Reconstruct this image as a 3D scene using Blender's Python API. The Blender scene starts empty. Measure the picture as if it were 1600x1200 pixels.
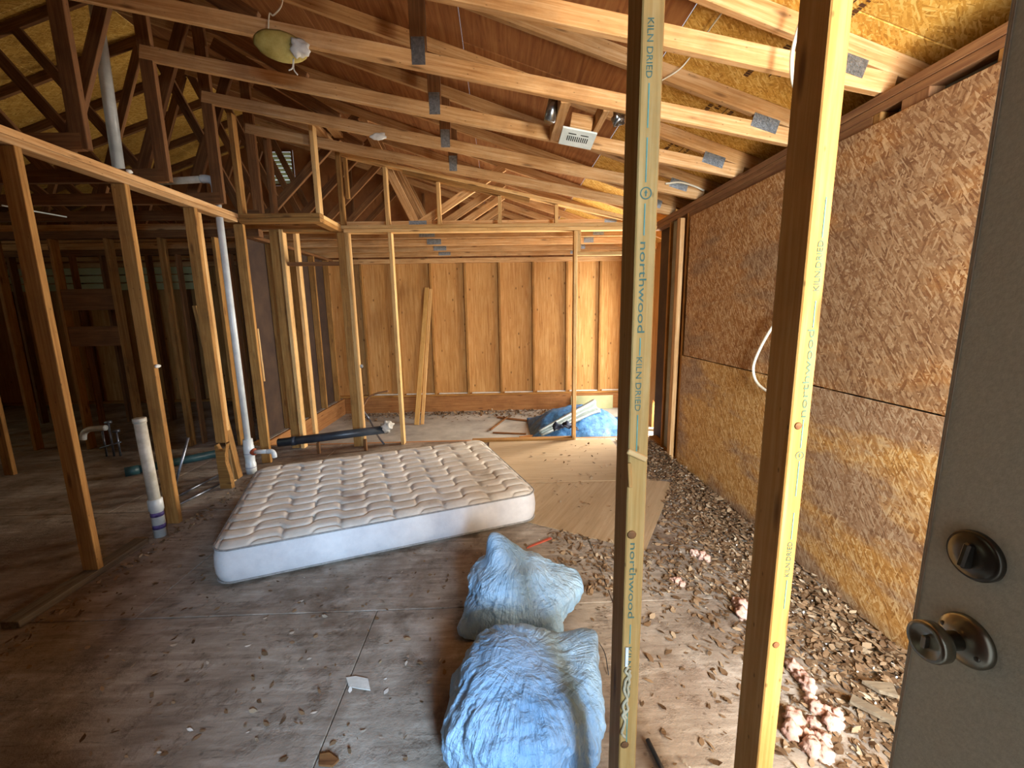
import bpy, bmesh, math, random
from mathutils import Vector, Matrix, noise as mnoise
random.seed(7)
SC = bpy.context.scene
COL = SC.collection
PI = math.pi

# ------------------------------------------------------------------ camera
CAMH = 1.5
FPX = 658.0
def _n(v): return Vector(v).normalized()
_D = _n((780-800, 488-600, FPX))
_V = Vector((865-800, 4450-600, FPX)); _V = (_V - _D*_V.dot(_D)).normalized()
_X = _V.cross(_D); _U = -_V
cam_d = bpy.data.cameras.new('camera'); cam = bpy.data.objects.new('camera', cam_d); COL.objects.link(cam)
cam_d.sensor_width = 36.0; cam_d.lens = FPX/1600*36.0; cam_d.clip_start = 0.02
right = Vector((_X[0], _D[0], _U[0])); down = Vector((_X[1], _D[1], _U[1])); fwd = Vector((_X[2], _D[2], _U[2]))
cam.matrix_world = Matrix(((right.x, -down.x, -fwd.x, 0), (right.y, -down.y, -fwd.y, 0), (right.z, -down.z, -fwd.z, CAMH), (0, 0, 0, 1)))
SC.camera = cam

def ray(px, py):
    c = Vector((px-800, py-600, FPX)); return Vector((c.dot(_X), c.dot(_D), c.dot(_U)))
def pz(px, py, z=0.0):
    r = ray(px, py); t = (z-CAMH)/r.z; return Vector((r.x*t, r.y*t, z))
def py_(px, py, y):
    r = ray(px, py); t = y/r.y; return Vector((r.x*t, y, CAMH+r.z*t))
def px_(px, py, x):
    r = ray(px, py); t = x/r.x; return Vector((x, r.y*t, CAMH+r.z*t))

# ------------------------------------------------------------------ world, daylight, exposure
W = bpy.data.worlds.new('sky'); SC.world = W; W.use_nodes = True
bg = W.node_tree.nodes['Background']; bg.inputs[0].default_value = (0.80, 0.90, 1.0, 1); bg.inputs[1].default_value = 0.9
SC.view_settings.view_transform = 'Standard'; SC.view_settings.look = 'None'
SC.view_settings.exposure = 0.3; SC.view_settings.gamma = 1.0; SC.view_settings.use_curve_mapping = False

def daylight(name, loc, direction, sx, sy, power, color):
    L = bpy.data.lights.new(name, 'AREA'); L.shape = 'RECTANGLE'; L.size = sx; L.size_y = sy; L.energy = power; L.color = color
    o = bpy.data.objects.new(name, L); COL.objects.link(o); o.location = loc
    d = Vector(direction).normalized(); o.rotation_euler = d.to_track_quat('-Z', 'Y').to_euler()
    return o
daylight('doorway_daylight', (1.15, -2.2, 1.85), (-2.2, 5.0, -1.6), 0.8, 1.0, 320, (0.50, 0.72, 1.0))
daylight('front_window_daylight', (1.27, -0.62, 1.45), (0, 1, 0), 0.56, 1.5, 165, (1.0, 0.91, 0.77))
daylight('side_window_daylight', (2.85, 5.75, 1.1), (-1, -.42, 0), 0.9, 1.9, 310, (1.0, 0.93, 0.82))
daylight('rear_side_window_daylight', (2.62, 6.9, 1.0), (-1, 0, 0), 0.95, 1.9, 45, (1.0, 0.93, 0.82))
daylight('far_left_fill', (-9.4, 3.2, 1.5), (1, 0, 0), 0.9, 0.9, 9, (0.90, 1.0, 0.70))  # weak fill added for the dark room; no window known there

# ------------------------------------------------------------------ materials
def hexc(h):
    h = h.lstrip('#'); v = [int(h[i:i+2], 16)/255 for i in (0, 2, 4)]
    return tuple(((c/12.92) if c <= .04045 else ((c+.055)/1.055)**2.4) for c in v) + (1,)
class NT:
    def __init__(s, name):
        s.m = bpy.data.materials.new(name); s.m.use_nodes = True; s.t = s.m.node_tree
        s.b = s.t.nodes['Principled BSDF']
    def n(s, typ, **kw):
        o = s.t.nodes.new(typ)
        for k, v in kw.items(): setattr(o, k, v)
        return o
    def l(s, a, b): s.t.links.new(a, b)
    def coords(s, rnd=True, kind='Object'):
        tc = s.n('ShaderNodeTexCoord'); out = tc.outputs[kind]
        if rnd:
            oi = s.n('ShaderNodeObjectInfo'); mul = s.n('ShaderNodeVectorMath', operation='SCALE')
            mul.inputs[0].default_value = (17.3, 31.7, 23.9); s.l(oi.outputs['Random'], mul.inputs['Scale'])
            add = s.n('ShaderNodeVectorMath', operation='ADD'); s.l(out, add.inputs[0]); s.l(mul.outputs[0], add.inputs[1]); out = add.outputs[0]
            s.rand = oi.outputs['Random']
        return out
    def mapn(s, src, scale=(1, 1, 1), rot=(0, 0, 0), loc=(0, 0, 0)):
        m = s.n('ShaderNodeMapping'); m.inputs['Scale'].default_value = scale; m.inputs['Rotation'].default_value = rot; m.inputs['Location'].default_value = loc
        s.l(src, m.inputs['Vector']); return m.outputs[0]
    def noise(s, src, scale, detail=4, rough=.55, dist=0):
        o = s.n('ShaderNodeTexNoise'); o.inputs['Scale'].default_value = scale; o.inputs['Detail'].default_value = detail
        o.inputs['Roughness'].default_value = rough; o.inputs['Distortion'].default_value = dist; s.l(src, o.inputs['Vector']); return o.outputs['Fac']
    def vor(s, src, scale, feat='F1', out='Distance', rnd=1.0):
        o = s.n('ShaderNodeTexVoronoi', feature=feat); o.inputs['Scale'].default_value = scale; o.inputs['Randomness'].default_value = rnd
        s.l(src, o.inputs['Vector']); return o.outputs[out]
    def ramp(s, fac, stops):
        r = s.n('ShaderNodeValToRGB'); el = r.color_ramp.elements
        while len(el) < len(stops): el.new(.5)
        for e, (p, c) in zip(el, stops): e.position = p; e.color = c if len(c) == 4 else tuple(c)+(1,)
        s.l(fac, r.inputs[0]); return r.outputs[0]
    def mix(s, fac, a, b, mode='MIX'):
        o = s.n('ShaderNodeMix', data_type='RGBA', blend_type=mode)
        for i, v in ((0, fac), (6, a), (7, b)):
            if isinstance(v, (int, float)): o.inputs[i].default_value = v
            elif isinstance(v, tuple): o.inputs[i].default_value = v
            else: s.l(v, o.inputs[i])
        return o.outputs[2]
    def math(s, op, a, b=None):
        o = s.n('ShaderNodeMath', operation=op)
        for i, v in ((0, a), (1, b)):
            if v is None: continue
            if isinstance(v, (int, float)): o.inputs[i].default_value = v
            else: s.l(v, o.inputs[i])
        return o.outputs[0]
    def bump(s, h, strength=.2, dist=.01):
        o = s.n('ShaderNodeBump'); o.inputs['Strength'].default_value = strength; o.inputs['Distance'].default_value = dist
        s.l(h, o.inputs['Height']); s.l(o.outputs[0], s.b.inputs['Normal'])
    def done(s, col, rough=.7, metal=0.0, spec=.3):
        if isinstance(col, tuple): s.b.inputs['Base Color'].default_value = col
        else: s.l(col, s.b.inputs['Base Color'])
        if isinstance(rough, (int, float)): s.b.inputs['Roughness'].default_value = rough
        else: s.l(rough, s.b.inputs['Roughness'])
        s.b.inputs['Metallic'].default_value = metal; s.b.inputs['Specular IOR Level'].default_value = spec
        return s.m
BW = [(0, (0, 0, 0)), (1, (1, 1, 1))]
def lumber(name, dark, mid, light, grime=.35, grimec='#3a2618'):
    t = NT(name); c = t.coords()
    g = t.noise(t.mapn(c, (1.3, 30, 30)), 2.2, 5, .62, .4)
    fine = t.noise(t.mapn(c, (3, 160, 160)), 2.0, 2)
    col = t.ramp(g, [(.25, hexc(dark)), (.5, hexc(mid)), (.72, hexc(light))])
    col = t.mix(t.math('MULTIPLY', fine, .35), col, hexc(dark))
    k = t.vor(t.mapn(c, (2.4, 11, 11)), 1.0)
    kn = t.ramp(k, [(.0, (1, 1, 1)), (.07, (.8, .8, .8)), (.15, (0, 0, 0))])
    col = t.mix(t.math('MULTIPLY', kn, .75), col, hexc('#4a2812'))
    gr = t.noise(c, 3.0, 6, .7); gr = t.ramp(gr, [(.48, (0, 0, 0)), (.75, (1, 1, 1))])
    col = t.mix(t.math('MULTIPLY', gr, grime), col, hexc(grimec))
    sp = t.vor(t.mapn(c, (14, 30, 30)), 1.0); sp = t.ramp(sp, [(.05, (1, 1, 1)), (.11, (0, 0, 0))])
    col = t.mix(t.math('MULTIPLY', sp, .55), col, hexc('#2a1a10'))
    hsv = t.n('ShaderNodeHueSaturation'); t.l(col, hsv.inputs['Color'])
    v = t.math('MULTIPLY_ADD', t.rand, .36); t.t.nodes[v.node.name].inputs[2].default_value = .82
    t.l(v, hsv.inputs['Value']); col = hsv.outputs[0]
    t.bump(g, .25, .004)
    return t.done(col, .78, 0, .2)
M = {}
M['pine'] = lumber('pine_lumber', '#b08048', '#d0a468', '#e2c088', .28)
M['stud'] = lumber('aged_stud_lumber', '#7e5429', '#a0733c', '#ba8e52', .42)
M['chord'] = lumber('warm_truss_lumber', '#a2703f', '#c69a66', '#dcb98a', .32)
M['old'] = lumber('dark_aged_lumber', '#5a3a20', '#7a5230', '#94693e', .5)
M['post'] = lumber('pale_post_lumber', '#a87c40', '#bc9456', '#cdab70', .2)
M['brown'] = lumber('brown_header_lumber', '#6a4630', '#86603f', '#a07a52', .4)
M['weathered'] = lumber('weathered_grey_lumber', '#5c5040', '#7a6c58', '#988a70', .4)

def osb(name, pal, weather=None, stain=.0):
    t = NT(name); c = t.coords()
    wob = t.n('ShaderNodeTexNoise'); wob.inputs['Scale'].default_value = 5; t.l(c, wob.inputs['Vector'])
    wm = t.n('ShaderNodeVectorMath', operation='SCALE'); wm.inputs['Scale'].default_value = .025; t.l(wob.outputs['Color'], wm.inputs[0])
    ad = t.n('ShaderNodeVectorMath', operation='ADD'); t.l(c, ad.inputs[0]); t.l(wm.outputs[0], ad.inputs[1]); cc = ad.outputs[0]
    layers = []
    for ang, sc in ((.25, (18, 95, 1)), (-.7, (20, 120, 1)), (1.3, (18, 125, 1)), (2.2, (24, 140, 1))):
        v = t.n('ShaderNodeTexVoronoi'); v.inputs['Scale'].default_value = 1.0
        t.l(t.mapn(t.mapn(cc, rot=(0, 0, ang)), sc), v.inputs['Vector'])
        s = t.n('ShaderNodeSeparateColor'); t.l(v.outputs['Color'], s.inputs[0]); layers.append((s.outputs[0], s.outputs[1]))
    h = layers[0][0]
    for a, b in layers[1:]:
        pick = t.math('GREATER_THAN', b, .55)
        m = t.n('ShaderNodeMix', data_type='FLOAT'); t.l(pick, m.inputs[0]); t.l(h, m.inputs[2]); t.l(a, m.inputs[3]); h = m.outputs[0]
    grain = t.noise(t.mapn(cc, (20, 90, 20)), 2, 3)
    hh = t.math('ADD', t.math('MULTIPLY_ADD', h, .72), t.math('MULTIPLY', grain, .35)); hh.node.inputs[0].links[0].from_node.inputs[2].default_value = .02
    col = t.ramp(hh, [(.05, hexc(pal[0])), (.3, hexc(pal[1])), (.6, hexc(pal[2])), (.95, hexc(pal[3]))])
    if weather:
        w = t.noise(t.mapn(c, (.55, 1.5, 1)), 1.5, 6, .62); w = t.ramp(w, [(.46, (0, 0, 0)), (.56, (1, 1, 1))])
        st = t.vor(t.mapn(cc, (9, 22, 1), (0, 0, .9)), 1.0); st = t.ramp(st, [(.05, (1, 1, 1)), (.16, (0, 0, 0))])
        wc = t.ramp(hh, [(.1, hexc(weather[0])), (.9, hexc(weather[1]))])
        col = t.mix(t.math('MULTIPLY', w, .62), col, wc); col = t.mix(t.math('MULTIPLY', st, .3), col, hexc('#d8c4a0'))
    t.bump(hh, .35, .006)
    return t.done(col, .8, 0, .2)
M['osb_roof'] = osb('golden_osb_roof', ['#8a5c1e', '#bd8a38', '#d2a14a', '#e6c070'])
M['osb_dark'] = osb('darker_osb_roof', ['#7a5420', '#a57830', '#bd8e3e', '#cfa658'])  # slightly darker palette for the left slope
M['osb_wall'] = osb('weathered_osb_wall', ['#6a4020', '#9a6638', '#b0804c', '#d8b688'], ('#5e4634', '#a0866a'))
M['osb_low'] = osb('golden_stained_osb_wall', ['#764a22', '#b07e40', '#c69654', '#e6c890'], ('#5c443a', '#a08c80'))

def plywood(name, a, b, c_, knot=.6):
    t = NT(name); c = t.coords()
    g = t.noise(t.mapn(c, (1.2, 18, 1)), 2.0, 5, .6, .6)
    col = t.ramp(g, [(.25, hexc(a)), (.5, hexc(b)), (.75, hexc(c_))])
    bl = t.noise(c, 1.6, 4, .6); bl = t.ramp(bl, [(.4, (0, 0, 0)), (.75, (1, 1, 1))])
    col = t.mix(t.math('MULTIPLY', bl, .4), col, hexc(a))
    k = t.vor(t.mapn(c, (4.5, 9, 1)), 1.0); k = t.ramp(k, [(.05, (1, 1, 1)), (.13, (0, 0, 0))])
    sk = t.noise(t.mapn(c, (6, 40, 1)), 2.0, 4, .7); sk = t.ramp(sk, [(.6, (0, 0, 0)), (.72, (1, 1, 1))]); col = t.mix(t.math('MULTIPLY', sk, .4), col, hexc('#6a4020'))
    col = t.mix(t.math('MULTIPLY', k, knot), col, hexc('#3f2210'))
    t.bump(g, .15, .003)
    return t.done(col, .75, 0, .2)
M['ply'] = plywood('fir_plywood_wall', '#a2703e', '#bf8e52', '#d3a970', .75)
M['ply_roof'] = plywood('brown_plywood_roof', '#7c4c2a', '#9c663a', '#b4804c', .5)
M['ply_dark'] = plywood('dark_brown_plywood', '#5e3a1e', '#7c502c', '#936338')  # darkest plywood brown, for the far left and front walls
M['hardboard'] = plywood('tan_hardboard', '#97805f', '#a88f6e', '#b49d7d', .15)

def floor_mat():
    t = NT('dirty_plywood_floor'); c = t.coords(False, 'Object')
    tc = t.n('ShaderNodeNewGeometry'); p = tc.outputs['Position']
    g = t.noise(t.mapn(p, (2, 14, 1)), 2.0, 5, .6, .5)
    col = t.ramp(g, [(.3, hexc('#8c8072')), (.55, hexc('#a69a8a')), (.75, hexc('#bcb2a4'))])
    d = t.noise(p, 1.3, 6, .68, .3); d = t.ramp(d, [(.45, (0, 0, 0)), (.62, (1, 1, 1))])
    col = t.mix(t.math('MULTIPLY', d, .7), col, hexc('#5c4836'))
    d2 = t.noise(p, 7, 6, .7); d2 = t.ramp(d2, [(.52, (0, 0, 0)), (.68, (1, 1, 1))])
    col = t.mix(t.math('MULTIPLY', d2, .55), col, hexc('#4a3828'))
    sc_ = t.noise(t.mapn(p, (3, 30, 1), (0, 0, .5)), 2.5, 5, .7); sc_ = t.ramp(sc_, [(.58, (0, 0, 0)), (.66, (1, 1, 1))]); col = t.mix(t.math('MULTIPLY', sc_, .45), col, hexc('#3c3026'))
    s = t.vor(p, 14); s = t.ramp(s, [(.05, (1, 1, 1)), (.13, (0, 0, 0))])
    col = t.mix(t.math('MULTIPLY', s, .5), col, hexc('#382a1e'))
    du = t.noise(p, 3.1, 5, .6); du = t.ramp(du, [(.55, (0, 0, 0)), (.7, (1, 1, 1))])
    col = t.mix(t.math('MULTIPLY', du, .4), col, hexc('#cfc8bc'))
    fb = t.noise(p, 40, 5, .7)
    br = t.noise(p, .8, 4, .6); br = t.ramp(br, [(.5, (0, 0, 0)), (.66, (1, 1, 1))]); col = t.mix(t.math('MULTIPLY', br, .6), col, hexc('#6a4830'))
    t.bump(t.math('ADD', fb, t.math('MULTIPLY', d2, .8)), .35, .012)
    return t.done(col, .8, 0, .25)
M['floor'] = floor_mat()
def simple(name, c1, c2, scale=6, rough=.6, metal=0, spec=.4, bump=0, bs=20, detail=5):
    t = NT(name); c = t.coords()
    n = t.noise(c, scale, detail, .65); col = t.ramp(n, [(.35, hexc(c1)), (.7, hexc(c2))])
    if bump: t.bump(t.noise(c, bs, 4, .6), bump, .01)
    return t.done(col, rough, metal, spec)
M['slab'] = simple('dusty_concrete', '#9a968e', '#c0bcb2', 3, .85, 0, .2, .2, 30)
M['rim'] = lumber('rim_board_lumber', '#8a5a34', '#a87444', '#bd8c58', .35)
M['dark'] = simple('dark_exterior_sheathing', '#33231a', '#4a3626', 3, .85)
M['pvc'] = simple('white_pvc', '#c4c8c4', '#dfe2dd', 9, .35, 0, .5)
M['pvc_dirty'] = simple('stained_pvc', '#b4ac98', '#d8d2c2', 14, .5, 0, .4)
M['primer'] = simple('purple_primer', '#3a2c5c', '#70609a', 30, .5)
M['abs'] = simple('black_abs_pipe', '#20262c', '#333b44', 9, .4, 0, .5)
M['teal'] = simple('teal_sewer_pipe', '#27474a', '#3c6468', 9, .4, 0, .5)
M['rust'] = simple('rusty_hole_edge', '#7a2c14', '#a8502a', 30, .8)
M['steel'] = simple('galvanized_steel', '#74787a', '#9ea2a2', 60, .42, .85, .5, .3, 120)
M['duct'] = simple('bright_sheet_metal', '#8c9294', '#b8bec0', 8, .25, .95)
M['copper'] = simple('grey_metal_pipe', '#6a6f78', '#9298a2', 20, .35, .8)
M['wire'] = simple('white_cable', '#d4cdb4', '#ece6d2', 10, .5)
M['blackmetal'] = simple('dark_bronze', '#4a463e', '#625c52', 12, .32, .85, .5)
M['knob'] = simple('tarnished_nickel', '#7c7668', '#9a9484', 10, .3, .95, .5)
M['dooredge'] = simple('pale_door_edge', '#a08e74', '#b8a68c', 20, .6)
M['doorface'] = simple('dingy_taupe_door_paint', '#b4b09a', '#c6c2ac', 160, .55, 0, .3, .15, 260, 6)
M['white'] = simple('white_enamel', '#c8d4d0', '#e4ece8', 10, .4)
M['slot'] = simple('dark_slot', '#20241f', '#2c302a', 10, .9)
M['yellowpan'] = simple('yellowed_insulation_pan', '#94823e', '#c0ae68', 10, .8, 0, .2, .3, 40)
M['paper'] = simple('white_torn_paper', '#c8c4b8', '#e6e2d6', 20, .85)
M['foam'] = simple('tan_dried_foam', '#a09070', '#c8ba98', 40, .8)
M['ink'] = simple('faded_green_ink', '#3f5c4c', '#5a7462', 30, .8)
M['inkdark'] = simple('dark_stamp_ink', '#4a2c12', '#5c3a1c', 40, .85)
M['teal_ink'] = simple('teal_line_ink', '#4c8478', '#6a9c8a', 30, .8)
M['pink'] = simple('pink_fibreglass', '#b08878', '#d8b8a6', 14, .95, 0, .1, .5, 60)
M['red'] = simple('faded_red_plastic', '#a84832', '#c06048', 20, .6)
M['tarp'] = simple('blue_woven_tarp', '#1f4c7c', '#4a86ba', 16, .5, 0, .4, .5, 40)
M['navy'] = simple('navy_cloth', '#1c2434', '#2e3a50', 6, .85)
M['drywall'] = simple('grey_insulation_facing', '#7c7a70', '#9a988c', 6, .6)
M['rag'] = simple('grey_rag', '#9a9488', '#cac4b8', 14, .9, 0, .1, .4, 40)
M['greenboard'] = simple('pale_green_board', '#a8aa7c', '#bcbc90', 4, .7)
STAIN = tuple(pz(556, 776, .245))
def mattress_mat(name, c1, c2, stains):
    t = NT(name); c = t.coords(False)
    n = t.noise(c, 5, 6, .7); col = t.ramp(n, [(.35, hexc(c1)), (.65, hexc(c2))])
    if stains:
        s = t.noise(c, 3.2, 5, .6); s = t.ramp(s, [(.58, (0, 0, 0)), (.74, (1, 1, 1))])
        col = t.mix(t.math('MULTIPLY', s, .45), col, hexc('#8c7458'))
        gd = t.n('ShaderNodeVectorMath', operation='DISTANCE'); t.l(c, gd.inputs[0]); gd.inputs[1].default_value = STAIN
        sd_ = t.math('ADD', gd.outputs['Value'], t.math('MULTIPLY', t.noise(c, 14, 4), .10)); sd_ = t.ramp(sd_, [(.07, (1, 1, 1)), (.16, (0, 0, 0))]); col = t.mix(t.math('MULTIPLY', sd_, .6), col, hexc('#7a5a46'))
        v = t.vor(c, 9); v = t.ramp(v, [(.05, (1, 1, 1)), (.09, (0, 0, 0))]); col = t.mix(t.math('MULTIPLY', v, .35), col, hexc('#5c4a3a'))
    t.bump(t.noise(c, 90, 3), .18, .004)
    return t.done(col, .85, 0, .2)
M['quilt'] = mattress_mat('quilted_ticking', '#c6bdae', '#dcd5c8', True)
M['border'] = mattress_mat('mattress_side_fabric', '#c4c2c2', '#d8d6d4', False)
M['piping'] = simple('grey_piping', '#7a7874', '#a09c96', 30, .8)
def bag_mat():
    t = NT('pale_blue_plastic_bag'); c = t.coords()
    n = t.noise(c, 4, 5, .6); col = t.ramp(n, [(.35, hexc('#88b4da')), (.65, hexc('#a9cdea'))])
    tc = t.n('ShaderNodeTexCoord'); sx = t.n('ShaderNodeSeparateXYZ'); t.l(tc.outputs['Object'], sx.inputs[0])
    an = t.math('ARCTAN2', sx.outputs[1], sx.outputs[0]); cb = t.n('ShaderNodeCombineXYZ')
    t.l(t.math('MULTIPLY', an, 9.0), cb.inputs[0]); t.l(t.math('MULTIPLY', sx.outputs[2], 5.0), cb.inputs[1]); t.l(t.math('MULTIPLY', sx.outputs[0], 2.5), cb.inputs[2])
    rad = t.math('SQRT', t.math('ADD', t.math('MULTIPLY', sx.outputs[0], sx.outputs[0]), t.math('MULTIPLY', sx.outputs[1], sx.outputs[1])))
    rad = t.ramp(t.math('MULTIPLY', rad, 4.0), [(.2, (0, 0, 0)), (.8, (1, 1, 1))])
    pl = t.math('MULTIPLY', t.noise(cb.outputs[0], 1.7, 5, .6, .8), rad)
    w = t.noise(t.mapn(c, (7, 7, 2.2)), 2.5, 6, .62, 1.2)
    cr = t.math('ABSOLUTE', t.math('SUBTRACT', t.noise(t.mapn(c, (1, 1, .8)), 5.5, 6, .6, 1.5), .5))
    t.bump(t.math('ADD', t.math('MULTIPLY', pl, .45), t.math('ADD', t.math('MULTIPLY', w, .45), t.math('MULTIPLY', cr, 1.3))), .9, .035)
    t.b.inputs['Transmission Weight'].default_value = 0.0
    return t.done(col, .33, 0, .5)
M['bag'] = bag_mat()
def leaf_mat(name, stops):
    t = NT(name); g = t.n('ShaderNodeNewGeometry')
    col = t.ramp(g.outputs['Random Per Island'], stops)
    return t.done(col, .85, 0, .15)
M['leaf'] = leaf_mat('dry_leaf_litter', [(0, hexc('#54402c')), (.3, hexc('#705840')), (.65, hexc('#866c50')), (.92, hexc('#9a8468')), (1, hexc('#b8a88e'))])
M['chip'] = leaf_mat('pale_debris', [(0, hexc('#8a7e6c')), (.5, hexc('#bab0a0')), (1, hexc('#e2ded4'))])

# ------------------------------------------------------------------ building helpers
def tag(o, label=None, cat=None, group=None, kind=None):
    if label: o['label'] = label
    if cat: o['category'] = cat
    if group: o['group'] = group
    if kind: o['kind'] = kind
    return o
def parent(o, p):
    if p is not None:
        o.parent = p; o.matrix_parent_inverse = Matrix.Translation(-Vector(p.location)) if p.type == 'EMPTY' or True else Matrix()
    return o
def empty(name, loc=(0, 0, 0)):
    o = bpy.data.objects.new(name, None); COL.objects.link(o); o.location = loc; o.empty_display_size = .1; return o
def thing(name, label, cat, loc=(0, 0, 0), group=None): return tag(empty(name, loc), label, cat, group)
def struct(name, loc=(0, 0, 0)): return tag(empty(name, loc), kind='structure')
def finish(name, bm, mat, par=None, smooth=False):
    me = bpy.data.meshes.new(name); bm.normal_update(); bm.to_mesh(me); bm.free()
    if mat: me.materials.append(M[mat])
    if smooth:
        for p in me.polygons: p.use_smooth = True
    o = bpy.data.objects.new(name, me); COL.objects.link(o)
    if par is not None:   # mesh verts are world coords: keep them so
        o.parent = par; o.matrix_parent_inverse = world_of(par).inverted()
    return o
def world_of(o):
    m = o.matrix_basis.copy()
    if o.parent: m = world_of(o.parent) @ o.matrix_parent_inverse @ m
    return m
_cache = {}
def box_mesh(L, w, t, mat, bev=.0025):
    k = (round(L, 3), round(w, 4), round(t, 4), mat)
    if k in _cache: return _cache[k]
    bm = bmesh.new(); bmesh.ops.create_cube(bm, size=1)
    for v in bm.verts: v.co = Vector(((v.co.x+.5)*L, v.co.y*w, v.co.z*t))
    b = min(bev, t*.25)
    bmesh.ops.bevel(bm, geom=bm.edges[:], offset=b, segments=1, affect='EDGES')
    me = bpy.data.meshes.new('board'); bm.to_mesh(me); bm.free(); me.materials.append(M[mat]); _cache[k] = me; return me
def board(name, a, b, w, t, mat, par=None, side=(0, 1, 0)):
    a = Vector(a); b = Vector(b); ex = (b-a); L = ex.length; ex.normalize()
    ey = Vector(side); ey = (ey - ex*ey.dot(ex)).normalized(); ez = ex.cross(ey)
    me = box_mesh(L, w, t, mat)
    o = bpy.data.objects.new(name, me); COL.objects.link(o)
    m = Matrix(((ex.x, ey.x, ez.x, a.x), (ex.y, ey.y, ez.y, a.y), (ex.z, ey.z, ez.z, a.z), (0, 0, 0, 1)))
    if par is not None:
        o.parent = par; o.matrix_parent_inverse = world_of(par).inverted()
    o.matrix_basis = m
    return o
def abox(name, x0, x1, y0, y1, z0, z1, mat, par=None, axis=None):
    """axis-aligned board; the grain runs along its longest axis"""
    d = (x1-x0, y1-y0, z1-z0); i = axis if axis is not None else max(range(3), key=lambda k: d[k])
    c = [(x0+x1)/2, (y0+y1)/2, (z0+z1)/2]; lo = [x0, y0, z0]; hi = [x1, y1, z1]
    a = c[:]; b = c[:]; a[i] = lo[i]; b[i] = hi[i]
    j = (i+1) % 3; s = [0, 0, 0]; s[j] = 1; k = (i+2) % 3
    return board(name, a, b, d[j], d[k], mat, par, s)
def add_box(bm, x0, x1, y0, y1, z0, z1):
    r = bmesh.ops.create_cube(bm, size=1)
    for v in r['verts']: v.co = Vector((x0+(v.co.x+.5)*(x1-x0), y0+(v.co.y+.5)*(y1-y0), z0+(v.co.z+.5)*(z1-z0)))
def tube(bm, pts, r, n=12, caps=True):
    pts = [Vector(p) for p in pts]; rings = []
    rr = r if isinstance(r, (list, tuple)) else [r]*len(pts)
    up = Vector((0, 0, 1)); prev = None
    for i, p in enumerate(pts):
        d = (pts[min(i+1, len(pts)-1)] - pts[max(i-1, 0)]).normalized()
        s = prev if prev is not None else (up.cross(d) if abs(d.z) < .95 else Vector((1, 0, 0)))
        s = (s - d*s.dot(d)).normalized(); prev = s; q = d.cross(s)
        rings.append([bm.verts.new(p + (s*math.cos(2*PI*k/n) + q*math.sin(2*PI*k/n))*rr[i]) for k in range(n)])
    for a, b in zip(rings, rings[1:]):
        for k in range(n): bm.faces.new((a[k], a[(k+1) % n], b[(k+1) % n], b[k]))
    if caps:
        bm.faces.new(rings[0][::-1]); bm.faces.new(rings[-1])
def tube_obj(name, pts, r, mat, par=None, n=12):
    bm = bmesh.new(); tube(bm, pts, r, n); return finish(name, bm, mat, par, True)
def arc(pts, n=8):
    """smooth a polyline with Catmull-Rom"""
    P = [Vector(p) for p in pts]; P = [P[0]*2-P[1]] + P + [P[-1]*2-P[-2]]; out = []
    for i in range(1, len(P)-2):
        for k in range(n):
            t = k/n; a, b, c, d = P[i-1:i+3]
            out.append(.5*((2*b) + (c-a)*t + (2*a-5*b+4*c-d)*t*t + (3*b-a-3*c+d)*t**3))
    out.append(P[-2]); return out
def lathe(bm, profile, origin, axis, n=32):
    ax = Vector(axis).normalized(); s = ax.orthogonal().normalized(); q = ax.cross(s); o = Vector(origin); rings = []
    for r, h in profile: rings.append([bm.verts.new(o + ax*h + (s*math.cos(2*PI*k/n)+q*math.sin(2*PI*k/n))*max(r, 1e-4)) for k in range(n)])
    for a, b in zip(rings, rings[1:]):
        for k in range(n): bm.faces.new((a[k], a[(k+1) % n], b[(k+1) % n], b[k]))
    bm.faces.new(rings[0][::-1]); bm.faces.new(rings[-1])
def lathe_obj(name, prof, o, ax, mat, par=None, n=32):
    bm = bmesh.new(); lathe(bm, prof, o, ax, n); bmesh.ops.recalc_face_normals(bm, faces=bm.faces[:]); return finish(name, bm, mat, par, True)
def text_obj(name, body, origin, right_v, up_v, size, mat, par):
    cu = bpy.data.curves.new(name, 'FONT'); cu.body = body; cu.size = size; cu.extrude = .0002; cu.resolution_u = 3
    tmp = bpy.data.objects.new('tmp_text', cu); COL.objects.link(tmp)
    dg = bpy.context.evaluated_depsgraph_get(); dg.update()
    me = bpy.data.meshes.new_from_object(tmp.evaluated_get(dg)); bpy.data.objects.remove(tmp); bpy.data.curves.remove(cu)
    me.materials.clear(); me.materials.append(M[mat])
    r = Vector(right_v).normalized(); u = Vector(up_v).normalized(); n = r.cross(u); o_ = Vector(origin)
    o = bpy.data.objects.new(name, me); COL.objects.link(o)
    if par is not None: o.parent = par; o.matrix_parent_inverse = world_of(par).inverted()
    o.matrix_basis = Matrix(((r.x, u.x, n.x, o_.x), (r.y, u.y, n.y, o_.y), (r.z, u.z, n.z, o_.z), (0, 0, 0, 1)))
    return o

# ------------------------------------------------------------------ key dimensions
XR, XL, YP, YB, XB = 1.735, -2.40, 4.75, 7.60, 2.30      # right studs, plumbing wall, partition, rear wall, rear room's right wall
T, WD = .038, .089
RX, RS = -3.65, 1/3.0                                    # ridge
def ztop(x):                                             # upper edge of the top chords
    return 2.68 + RS*(1.6-x) if x >= RX else 2.68 + RS*(1.6-RX) - RS*(RX-x)
def zbot(x): return 2.445 + .19*(XR-x)                    # lower edge of the sloped bottom chords
SLAB = -.28

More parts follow.
